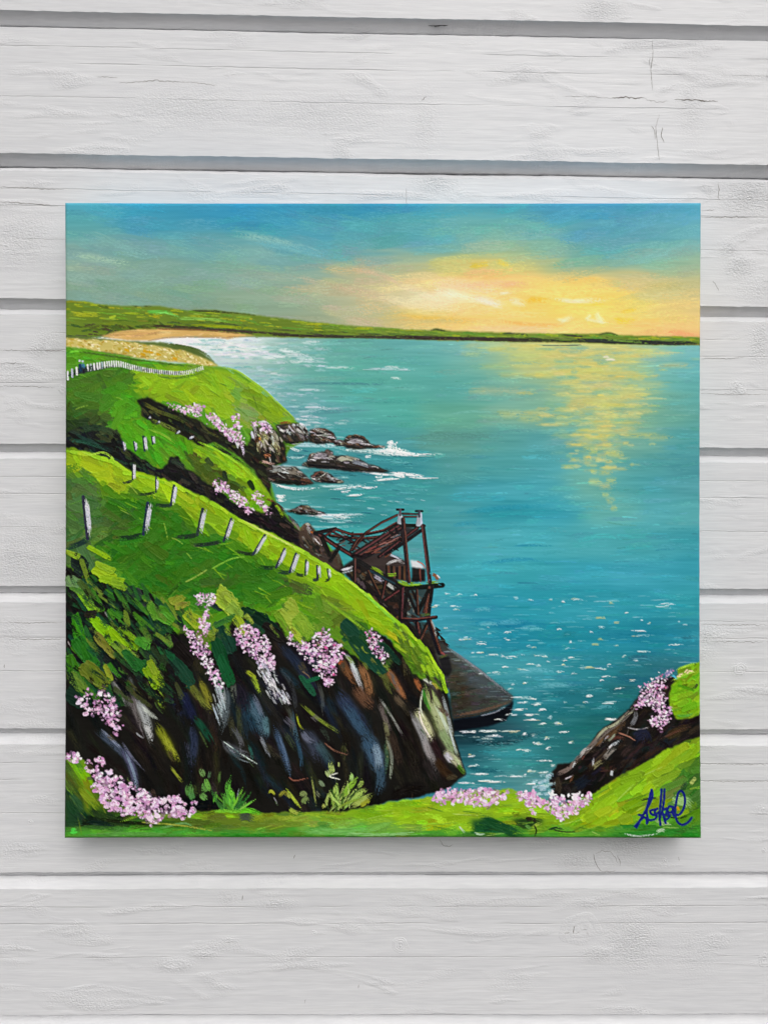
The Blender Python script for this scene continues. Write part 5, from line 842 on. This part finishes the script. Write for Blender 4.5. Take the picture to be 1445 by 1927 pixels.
    blossoms([(143,1306),(150,1304),(160,1312),(170,1310),(186,1296),(200,1290),(208,1300),(214,1312),(224,1316),(226,1340),(230,1370),(222,1382),(210,1366),(196,1358),(180,1352),(164,1344),(160,1330),(146,1326)], 120, 8, white=.15); blossoms([(162,1296),(170,1294),(170,1306),(164,1306)], 5, 6)
    # ---- right rock and its turf
    newpart('painted_rock'); mrk = fill([(1034,1456),(1048,1438),(1076,1436),(1100,1408),(1128,1376),(1160,1354),(1186,1330),(1206,1302),(1228,1282),(1270,1270),(1322,1330),(1322,1392),(1200,1446),(1150,1486),(1110,1504),(1060,1504),(1036,1496)], (26,22,20), 'painted_rock', rag=2.5, h=.8, wev=.35)
    for k in range(170):
        x, y = sample_in(mrk, 1); x, y = float(x[0]), float(y[0]); an = -.72 + rng.normal(0, .25); L = rng.uniform(16, 60)
        stroke([(x - L * .5 * math.cos(an), y - L * .5 * math.sin(an)), (x + rng.normal(0, 3), y + rng.normal(0, 3)), (x + L * .5 * math.cos(an), y + L * .5 * math.sin(an))], rng.uniform(4, 11), [(14,12,12),(28,23,20),(20,25,29),(42,32,26),(12,10,10),(34,28,24),(52,40,31)][rng.integers(7)], clip=mrk, dry=.45, h=.8, a=.85, soft=2.5)
    for p, w, c in [([(1078,1438),(1104,1410),(1134,1380),(1164,1358),(1190,1332),(1206,1306)],9,(112,104,96)),([(1116,1396),(1136,1372),(1160,1360),(1186,1336)],5,(166,170,140)),([(1048,1456),(1070,1444),(1092,1420)],8,(120,106,98)),([(1088,1424),(1100,1410),(1112,1404)],6,(180,170,166)),([(1076,1446),(1080,1436),(1082,1430)],4,(206,206,206)),([(1130,1396),(1150,1380),(1180,1356)],10,(92,64,46)),([(1140,1392),(1160,1386),(1176,1390)],7,(84,54,36)),([(1162,1378),(1180,1384),(1194,1392)],3,(150,110,80)),
                    ([(1100,1450),(1130,1425),(1156,1404)],11,(60,44,34)),([(1112,1446),(1124,1436),(1136,1430)],8,(130,122,92)),([(1134,1428),(1146,1414),(1158,1404)],9,(140,132,116)),([(1142,1408),(1150,1402),(1158,1398)],4,(214,206,204)),([(1186,1366),(1194,1350),(1196,1336)],8,(110,108,112)),([(1180,1368),(1200,1372),(1220,1368)],2.5,(160,160,160)),([(1190,1390),(1210,1380),(1216,1400)],20,(28,36,44)),([(1080,1480),(1096,1470),(1110,1460)],20,(22,32,38)),([(1044,1460),(1050,1480),(1046,1494)],12,(58,40,32)),([(1060,1476),(1068,1486),(1066,1496)],10,(44,34,30)),([(1148,1460),(1150,1450),(1152,1446)],5,(200,206,206)),([(1250,1385),(1280,1370),(1300,1365)],12,(52,38,28)),([(1240,1392),(1270,1376),(1300,1368)],4,(84,62,44)),([(1262,1420),(1250,1400),(1230,1392)],8,(16,14,14))]: stroke(p, w, c, dry=.36, h=.9, a=.9, part='painted_rock')
    crag([(1046,1462),(1078,1438),(1104,1410),(1134,1380),(1164,1358),(1190,1332),(1206,1306),(1222,1310),(1200,1350),(1170,1392),(1130,1428),(1090,1456),(1060,1480)], 150, -.8, 'painted_rock', w=(1.6, 5.5), L=(8, 34))
    for k in range(40): x = rng.uniform(1000, 1040); y = rng.uniform(1452, 1500); stroke([(x - 7, y + 2), (x, y), (x + 7, y - 1)], 5, [(150,190,200),(190,212,220),(120,172,184)][rng.integers(3)], dry=.45, a=.7)
    newpart('painted_grass'); mt = fill([(1258,1312),(1262,1290),(1275,1270),(1274,1256),(1292,1250),(1322,1244),(1322,1342),(1306,1346),(1290,1352),(1270,1350),(1262,1336)], (120,166,24), 'painted_grass', rag=2.5, h=1, wev=.1)
    src = COL.copy(); repaint(mt, 90, (14, 34), (5, 12), -.4, src, jit=.04, val=.1, dry=.3, h=1.3, part='painted_grass')
    for p, w, c in [([(1268,1262),(1290,1253),(1318,1246)],4,(150,200,60)),([(1262,1280),(1290,1268),(1312,1262)],3.5,(160,206,60)),([(1304,1296),(1310,1288),(1300,1300)],5,(60,80,30)),([(1272,1345),(1290,1346),(1306,1340)],5,(90,156,50))]: stroke(p, w, c, dry=.25, h=1.6, part='painted_grass')
    for x, y in ((1294,1264),(1290,1262),(1276,1272),(1299,1262),(1280,1268)): knife(x, y, 9, 3, rng.uniform(-1, 1), (226,206,150), h=1, dry=.2)
    blossoms([(1222,1280),(1240,1272),(1264,1256),(1266,1262),(1250,1282),(1252,1292),(1246,1302),(1252,1312),(1250,1322),(1262,1330),(1266,1338),(1258,1350),(1254,1366),(1246,1374),(1230,1370),(1222,1358),(1214,1362),(1226,1348),(1238,1346),(1230,1334),(1220,1324),(1206,1328),(1196,1334),(1194,1328),(1204,1312),(1206,1298)], 280, 6, white=.3, mag=.03, h=1.5); blossoms([(1200,1292),(1206,1290),(1206,1298),(1201,1298)], 6, 4); stroke([(1248,1272),(1258,1264),(1268,1256)], 6, (150,130,180), dry=.4, a=.7); stroke([(1262,1270),(1268,1272),(1274,1278)], 4, (70,170,200), dry=.3)
    # ---- foreground turf
    fg = [(122,1420),(138,1424),(158,1428),(176,1466),(200,1496),(240,1520),(300,1532),(370,1528),(440,1524),(480,1530),(520,1530),(580,1528),(640,1526),(700,1516),(760,1506),(830,1497),(880,1488),(960,1484),(1000,1496),(1050,1516),(1090,1500),(1120,1490),(1160,1462),(1200,1442),(1260,1406),(1290,1394),(1322,1384),(1322,1582),(118,1582)]
    newpart('painted_grass'); mf = fill(fg, (122,164,26), 'painted_grass', rag=3, h=.8, wev=.25)
    CL[0] = mf
    for p, c in [([(122,1420),(150,1430),(190,1490),(300,1540),(420,1540),(420,1582),(122,1582)],(66,86,26)),([(122,1480),(160,1500),(240,1545),(300,1556),(122,1556)],(28,60,34)),([(160,1535),(240,1535),(260,1552),(160,1552)],(16,26,18)),([(150,1470),(175,1470),(190,1520),(165,1530)],(104,130,24)),([(135,1432),(172,1445),(180,1470),(168,1482),(148,1466)],(120,176,20)),([(122,1556),(400,1556),(560,1550),(900,1560),(1322,1560),(1322,1582),(122,1582)],(70,150,44)),([(400,1530),(560,1535),(540,1560),(400,1560)],(96,120,34)),([(560,1535),(800,1550),(800,1570),(560,1565)],(110,164,60)),([(700,1515),(880,1490),(960,1486),(1040,1530),(900,1560),(740,1545)],(140,180,28)),
                 ([(880,1545),(920,1536),(960,1560),(990,1572),(900,1572)],(16,64,36)),([(960,1540),(990,1535),(1020,1545),(1010,1560),(975,1556)],(26,56,24)),([(1060,1520),(1200,1442),(1322,1386),(1322,1440),(1260,1480),(1180,1500),(1100,1545)],(138,182,26)),([(1090,1545),(1180,1505),(1200,1540),(1150,1560)],(150,176,24)),([(1270,1440),(1322,1430),(1322,1530),(1290,1530),(1262,1480)],(62,112,34)),([(1150,1556),(1200,1545),(1322,1540),(1322,1582),(1150,1575)],(54,124,36)),([(1240,1470),(1290,1480),(1300,1520),(1250,1510)],(80,116,50)),([(500,1535),(540,1530),(600,1540),(560,1548)],(130,150,40))]: blk(p, c, rag=6, soft=4)
    src = blur(COL, 2)
    anf = lambda x, y: (-.5 if x > 1080 and y < 1550 else (.9 if x < 200 and y < 1540 else -.04))
    repaint(mf, 520, (20, 70), (5, 13), anf, src, jit=.03, val=.09, dry=.4, h=.8, kind='brush', part='painted_grass', spread=.15, wev=.3)
    repaint(mf * (XX > 1060) * (YY < 1550), 150, (24, 60), (8, 18), -.5, src, jit=.03, val=.07, dry=.3, h=1.2, part='painted_grass', spread=.15)
    for k in range(120):
        x, y = sample_in(mf, 1); x, y = float(x[0]), float(y[0]); an = anf(x, y) + rng.normal(0, .2); L = rng.uniform(14, 50); c = [(160,200,60),(120,170,50),(60,110,30),(140,180,40),(176,206,110)][rng.integers(5)]
        if x < 420: c = [(90,120,40),(40,60,24),(120,140,40),(24,50,30)][rng.integers(4)]
        stroke([(x, y), (x + L * .5 * math.cos(an), y + L * .5 * math.sin(an)), (x + L * math.cos(an), y + L * math.sin(an))], rng.uniform(1.2, 2.6), c, clip=mf, dry=.35, h=1.4, a=.55)
    for p, w, c in [([(122,1574),(250,1568),(350,1572),(400,1566)],8,(80,140,70)),([(400,1570),(480,1572),(560,1568)],9,(50,140,30)),([(560,1562),(640,1564),(720,1560)],12,(110,180,90)),([(640,1568),(720,1570),(800,1566)],6,(130,196,110)),([(1140,1572),(1220,1566),(1318,1560)],10,(40,130,36)),([(135,1560),(142,1562),(148,1558)],11,(70,200,70)),([(160,1545),(200,1548),(240,1550)],9,(20,34,20)),([(128,1500),(140,1520),(160,1540)],16,(24,56,34)),([(170,1520),(210,1540),(260,1552)],14,(30,52,24)),([(240,1556),(300,1548),(360,1556)],10,(50,78,28)),([(150,1480),(168,1500),(190,1524)],14,(112,138,26)),([(300,1536),(350,1542),(420,1548)],9,(74,92,28)),([(190,1540),(240,1546),(300,1550)],6,(14,18,14)),([(300,1558),(350,1548),(372,1560)],4,(96,150,80)),([(230,1545),(280,1530),(330,1540)],5,(110,150,30)),([(270,1546),(340,1552),(400,1562)],3,(150,170,60)),([(430,1528),(460,1525),(490,1532)],6,(110,190,50)),
                    ([(450,1540),(465,1535),(480,1545)],14,(60,72,56)),([(1168,1566),(1200,1572),(1240,1566)],3.5,(180,206,180)),([(1232,1564),(1242,1560),(1250,1562)],6,(180,206,170)),([(1260,1500),(1290,1508),(1300,1518)],18,(150,190,120)),([(1230,1540),(1245,1548),(1262,1548)],7,(150,180,130)),([(1240,1530),(1270,1538),(1290,1534)],3,(30,40,26)),([(1200,1505),(1225,1500),(1240,1502)],4,(40,56,34)),([(1204,1515),(1215,1510),(1226,1516)],7,(90,120,40)),([(1280,1490),(1286,1475),(1290,1466)],10,(30,70,36)),([(1296,1475),(1304,1466),(1308,1460)],7,(180,190,100)),([(1275,1495),(1290,1490),(1300,1498)],9,(80,120,40)),([(1270,1515),(1273,1520),(1274,1526)],5,(200,150,20)),([(864,1555),(870,1562),(874,1566)],3,(190,220,190)),([(890,1566),(905,1570),(914,1568)],4,(170,210,170)),([(1000,1558),(1010,1550),(1020,1552)],6,(150,190,60)),([(986,1550),(994,1556),(1000,1562)],6,(90,140,60)),
                    ([(985,1540),(1000,1540),(1014,1546)],8,(24,30,18)),([(1004,1552),(1008,1562),(1004,1572)],3,(26,34,20)),([(1028,1562),(1045,1556),(1062,1562)],4,(30,44,26)),([(1040,1560),(1060,1564),(1080,1564)],3,(44,60,30))]: stroke(p, w, c, dry=.3, h=1.2, a=.9, part='painted_grass')
    for y in (1544,): stroke([(900,1540),(920,1546),(960,1562),(985,1572)], 18, (18,74,42), dry=.2, h=1)
    # plants against the dark rock
    G1, G2, G3 = (84,160,50), (122,170,50), (150,176,84)
    for p, w, c in [([(440,1525),(428,1505),(418,1490)],7,G1),([(440,1525),(434,1500),(430,1480),(436,1460)],8,G1),([(440,1525),(438,1500),(434,1478)],9,(110,190,50)),([(440,1528),(425,1520),(410,1512)],7,G1),([(440,1526),(460,1518),(464,1502)],7,(100,150,70)),([(405,1510),(408,1495),(410,1490)],6,G1),([(383,1490),(388,1480),(384,1470)],10,(92,140,60)),([(378,1492),(384,1498),(392,1504)],9,(96,150,66)),([(398,1488),(392,1476),(388,1462)],7,(96,150,60)),([(386,1462),(382,1452),(380,1444)],8,(96,140,80)),([(360,1500),(358,1484),(360,1474)],12,(80,130,56)),([(366,1505),(362,1495),(360,1488)],9,(80,130,60)),([(414,1474),(414,1462),(416,1448)],3.5,(60,100,50)),([(394,1465),(396,1455),(396,1448)],4,(60,90,60)),
                    ([(440,1528),(470,1524),(496,1532)],7,(96,190,40)),([(400,1528),(430,1524),(460,1528)],6,(110,180,40)),
                    ([(505,1492),(512,1488),(520,1496)],4,(150,160,50)),([(524,1500),(536,1490),(545,1502)],5,(120,130,50)),([(540,1484),(556,1506),(568,1522)],4.5,(156,164,56)),([(545,1520),(555,1528),(565,1528)],7,(150,170,60)),([(565,1498),(572,1492),(578,1500)],7,(120,140,80)),([(570,1512),(576,1504),(580,1508)],9,(110,130,80)),([(548,1502),(545,1496),(543,1488)],6,(140,150,60)),([(586,1458),(592,1490),(596,1520)],2.5,(120,130,70)),
                    ([(606,1520),(616,1510),(620,1500)],6,(150,170,80)),([(612,1515),(618,1500),(622,1488)],5,(150,170,90)),([(626,1508),(632,1490),(634,1470)],8,G3),([(620,1522),(640,1500),(650,1470)],4,(130,150,70)),([(640,1512),(650,1496),(658,1480)],7,G3),([(645,1500),(658,1480),(672,1464)],9,G2),([(660,1470),(662,1462),(660,1454)],6,(150,180,100)),([(640,1520),(655,1506),(668,1494)],8,(140,156,40)),([(652,1512),(672,1496),(692,1482)],9,G3),([(672,1482),(680,1474),(682,1464)],6,(130,160,80)),([(660,1520),(680,1506),(704,1494)],9,(150,180,84)),([(676,1518),(690,1508),(700,1502)],7,(150,160,40)),([(622,1462),(618,1455),(614,1448)],7,(150,170,110)),([(628,1456),(624,1444),(622,1432)],8,(150,176,96)),([(638,1444),(638,1438),(638,1432)],2.5,(140,160,90)),([(612,1480),(606,1474),(600,1466)],6,(110,126,90)),([(604,1500),(598,1492),(594,1486)],4,(110,120,90)),([(636,1454),(620,1460),(640,1466)],2,(210,214,190))]: stroke(p, w * 1.3, c, dry=.26, h=1.4, part='painted_grass', taper=.5)
    for k in range(34):                                    # radiating blades of the tuft
        an = rng.uniform(-2.5, -.35); L = rng.uniform(34, 78) * (.75 + .25 * abs(math.cos(an))); x0 = 628 + rng.normal(0, 14); y0 = 1524 + rng.normal(0, 3)
        stroke([(x0, y0), (x0 + L * .5 * math.cos(an), y0 + L * .5 * math.sin(an) - 3), (x0 + L * math.cos(an), y0 + L * math.sin(an) * .9)], rng.uniform(2.2, 5), [(120,150,50),(150,176,84),(92,124,44),(60,90,36),(166,190,100),(16,18,12)][rng.integers(6)], dry=.34, h=1.3, part='painted_grass', taper=.6)
    for k in range(16):
        an = rng.uniform(-2.6, -.5); L = rng.uniform(24, 56); x0 = 440 + rng.normal(0, 12); y0 = 1526
        stroke([(x0, y0), (x0 + L * .5 * math.cos(an), y0 + L * .5 * math.sin(an)), (x0 + L * math.cos(an), y0 + L * math.sin(an))], rng.uniform(3, 6), [(84,160,50),(70,130,44),(110,180,56),(50,100,40)][rng.integers(4)], dry=.34, h=1.3, part='painted_grass', taper=.5)
    for p in [[(545,1462),(555,1468),(580,1464)],[(612,1398),(630,1412),(655,1420)]]: stroke(p, 3, (110,70,60), dry=.4, h=.6)
    # ---- foreground blossom
    blossoms([(128,1422),(136,1416),(146,1420),(154,1420),(152,1430),(144,1434),(136,1432),(130,1430)], 24, 8); blossoms([(166,1430),(180,1428),(178,1436),(168,1436)], 6, 6, shade=False); blossoms([(184,1426),(198,1424),(198,1438),(188,1442)], 12, 9, shade=False)
    blossoms([(168,1444),(186,1440),(198,1452),(212,1446),(214,1458),(232,1462),(236,1474),(248,1484),(262,1500),(276,1492),(300,1498),(316,1500),(340,1506),(352,1508),(352,1536),(340,1540),(320,1530),(300,1544),(290,1548),(270,1540),(256,1528),(236,1530),(214,1526),(196,1512),(188,1494),(180,1478),(170,1464)], 330, 10, white=.1, h=1.3); blossoms([(242,1476),(254,1474),(256,1484),(244,1488)], 6, 8, shade=False); blossoms([(260,1484),(274,1484),(274,1498),(262,1498)], 9, 9, shade=False); blossoms([(358,1510),(366,1508),(368,1532),(358,1534)], 14, 8, shade=False); blossoms([(322,1502),(338,1494),(338,1500),(326,1508)], 7, 7, shade=False)
    blossoms([(818,1498),(832,1488),(846,1480),(872,1484),(900,1482),(926,1480),(940,1488),(954,1488),(950,1500),(938,1510),(920,1510),(916,1520),(890,1516),(870,1512),(846,1506),(832,1514),(820,1508)], 170, 9, white=.14, h=1.3); blossoms([(970,1494),(984,1488),(1004,1486),(1012,1498),(1030,1504),(1042,1498),(1070,1500),(1096,1498),(1112,1494),(1110,1508),(1094,1520),(1080,1532),(1056,1544),(1044,1536),(1030,1524),(1010,1514),(996,1516),(980,1506)], 210, 8.5, white=.28, mag=.03, h=1.3); blossoms([(998,1522),(1006,1522),(1006,1532),(999,1532)], 4, 8, shade=False)
    for k in range(26): x = rng.uniform(1030, 1112); y = rng.normal(1496, 3.5); knife(x, y, rng.uniform(4, 9), rng.uniform(3, 5), rng.uniform(0, 3), (232,228,236), h=1.2, dry=.25, part='painted_flowers', sq=.1)
    # ---- painter's rim: the edges rolled over in the nearby colour
    # ---- signature
    g = lambda pts: [(1160 + a / 8.03, 1460 + b / 8.03) for a, b in pts]
    for p in [[(515,200),(480,330),(440,470),(380,590),(320,680),(262,748)],[(515,200),(528,290),(490,390),(440,490),(400,560),(350,640),(285,765)],[(322,576),(350,582),(385,578)],[(350,650),(400,612),(435,640),(440,705)],[(440,500),(440,560),(455,640),(450,690)],[(590,490),(540,500),(490,520),(520,570),(590,590),(560,640),(490,655),(455,640)],
              [(600,480),(560,520),(580,570),(640,520),(640,620)],[(662,195),(655,330),(640,480),(630,600),(645,725)],[(708,195),(705,300),(690,420),(675,540),(700,620),(722,700)],[(690,500),(740,480),(730,560),(690,580)],[(690,560),(720,640),(760,630),(790,580)],[(830,455),(780,450),(750,500),(770,540),(820,530),(840,460),(832,560),(850,590)],[(735,500),(755,560),(780,600)],
              [(880,575),(930,570),(985,500),(1015,380),(1000,260),(955,215),(910,260),(885,380),(865,500),(875,610),(910,690),(970,725),(1040,700),(1085,660),(1112,618)]]:
        stroke(g(p), 4.5, (20,34,112), dry=0, h=.7, part='signature', taper=0, soft=.9, jit=.01, wev=.2)
    k = blur(COL, 2); COL[:] = np.clip(COL + .3 * (COL - k), 0, 1)      # crisp paint edges
# ---------------------------------------------------------------- the canvas
paint_picture()
painting = empty('painting', (wx(721), 0, wz(1579)), 'square canvas painting of a green cliff coast and turquoise sea at sunset', 'painting')
GAIN = 1.08
def tidy_ids():
    """stray specks join the paint around them; separate large patches of one motif become parts of their own"""
    par = []
    def find(a):
        while par[a] != a: par[a] = par[par[a]]; a = par[a]
        return a
    lab = np.zeros((N, N), np.int32); prev = None
    for i in range(N):
        r = IDS[i]; cut = np.flatnonzero(np.diff(r)) + 1; st = np.r_[0, cut]; en = np.r_[cut, N]
        base = len(par); par.extend(range(base, base + len(st)))
        lab[i] = np.repeat(np.arange(base, base + len(st)), en - st)
        if i:
            same = IDS[i - 1] == r
            for a, b in set(zip(lab[i][same].tolist(), lab[i - 1][same].tolist())):
                a, b = find(a), find(b)
                if a != b: par[max(a, b)] = min(a, b)
    root = np.array([find(a) for a in range(len(par))]); lab = root[lab]
    size = np.bincount(lab.ravel()); kind = np.zeros(len(par), np.int32); kind[lab.ravel()] = IDS.ravel()
    big = ('painted_sky', 'painted_sea', 'painted_headland', 'painted_beach', 'painted_hillside', 'painted_cliff', 'painted_rock', 'painted_grass', 'painted_pier', 'painted_slipway')
    keep = np.zeros(len(par), bool); seen = set()
    for r in np.unique(lab)[np.argsort(-size[np.unique(lab)])]:
        k = PARTS[kind[r]]
        keep[r] = (size[r] > 300) if k in big else True
        if keep[r] and k in big:
            if kind[r] in seen: newpart(k); kind[r] = len(PARTS) - 1
            seen.add(kind[r])
    ok = keep[lab]; out = np.where(ok, kind[lab], -1)
    for _ in range(60):
        bad = out < 0
        if not bad.any(): break
        for sh, ax in ((1, 1), (-1, 1), (1, 0), (-1, 0)):
            s = np.roll(out, sh, ax); e = [slice(None), slice(None)]; e[ax] = 0 if sh > 0 else -1; s[tuple(e)] = -1; out = np.where((out < 0) & (s >= 0), s, out)
    IDS[:] = np.maximum(out, 0)
def build_painting():
    tidy_ids()
    lumH = HGT + WEV * 0.42 * (np.sin(XX * 2 * math.pi / 4.0) * np.sin(YY * 2 * math.pi / 4.0) + .5 * np.sin((XX + YY) * 2 * math.pi / 4.0))
    ex = np.minimum(XX - OX, OX + CW - 1.25 - XX); ey = np.minimum(YY - OY, OY + CW - 1.25 - YY); e = np.clip(np.minimum(ex, ey), 0, 8)
    back = 1.3 * (8 - np.sqrt(np.maximum(64 - (8 - e) ** 2, 0)))                         # rolled edge
    wob = (vnoise(260, 260, 77) - .5) * 3
    tx = (XX - OX) / CW; ty = (YY - OY) / CW                                    # the cloth pulls the long edges in a little
    Xp = XX + np.sin(math.pi * ty) * (1.6 * (1 - tx) ** 3 - 2.2 * tx ** 3) + (ty - .5) * -1.0 * (1 - tx); Yp = YY + np.sin(math.pi * tx) * (.8 * (1 - ty) ** 3 - 1.2 * ty ** 3)
    Xp = 721.0 + (Xp - 721.0) * 1.0028; Yp = 980.0 + (Yp - 980.0) * 1.0028
    co = np.stack([(Xp - 722.5) * U, (back * .8 - lumH * .9 + wob * .5) * U, ZC + (963.5 - Yp) * U], -1).astype(np.float32)
    col = np.ones((N, N, 4), np.float32); col[..., :3] = np.clip(lin(np.clip(COL, 0, 1)) * GAIN, 0, .95)
    q = IDS[:-1, :-1]; base = (np.arange(N - 1)[:, None] * N + np.arange(N - 1)[None, :])
    cof = co.reshape(-1, 3); cf = col.reshape(-1, 4)
    for pid in range(len(PARTS)):
        b = base[q == pid]
        if len(b) < 6: continue
        faces = np.stack([b, b + N, b + N + 1, b + 1], 1)
        u, inv = np.unique(faces, return_inverse=True)
        me = grid_mesh(PARTS[pid], cof[u], inv.reshape(-1, 4), M_PAINT)
        a = me.attributes.new('paint', 'FLOAT_COLOR', 'POINT'); a.data.foreach_set('color', cf[u].ravel())
        o = child(PARTS[pid], me, painting)
        if PARTS[pid] == 'painted_wave': o['kind'] = 'stuff'
    # wrapped sides in the colour of the edge, and the back
    D = (WALL - 4) * U; step = 6; idx = np.r_[np.arange(0, N - 1, step), N - 1]
    V = []; C = []; F = []
    for side in range(4):
        if side == 0: ring = [(0, j) for j in idx]
        elif side == 1: ring = [(i, N - 1) for i in idx]
        elif side == 2: ring = [(N - 1, j) for j in idx[::-1]]
        else: ring = [(i, 0) for i in idx[::-1]]
        s0 = len(V)
        for i, j in ring:
            p = co[i, j]; c = col[i, j]
            for t in (0, .3, 1): V.append((p[0], p[1] + (D - p[1]) * t, p[2])); C.append(c * (1 if t < 1 else .9))
        for k in range(len(ring) - 1):
            for t in range(2): a = s0 + k * 3 + t; F.append((a, a + 3, a + 4, a + 1))
    me = grid_mesh('canvas', np.array(V), np.array(F), M_PAINT)
    a = me.attributes.new('paint', 'FLOAT_COLOR', 'POINT'); a.data.foreach_set('color', np.array(C, np.float32).ravel())
    child('canvas', me, painting)
    # stretcher bars behind
    x0, x1, z0, z1 = wx(OX) + .004, wx(OX + CW) - .004, wz(OY + CW) + .004, wz(OY) - .004; w = .04
    for bx0, bx1, bz0, bz1 in ((x0, x1, z1 - w, z1), (x0, x1, z0, z0 + w), (x0, x0 + w, z0 + w + .001, z1 - w - .001), (x1 - w, x1, z0 + w + .001, z1 - w - .001)):
        v, f = bar_mesh(bx0, bx1, D - .02, D - .002, bz0, bz1); child('stretcher_bar', grid_mesh('stretcher_bar', v, f, M_STR, False), painting)
M_STR = simple_mat('pine_stretcher', (.5, .36, .2))
build_painting()
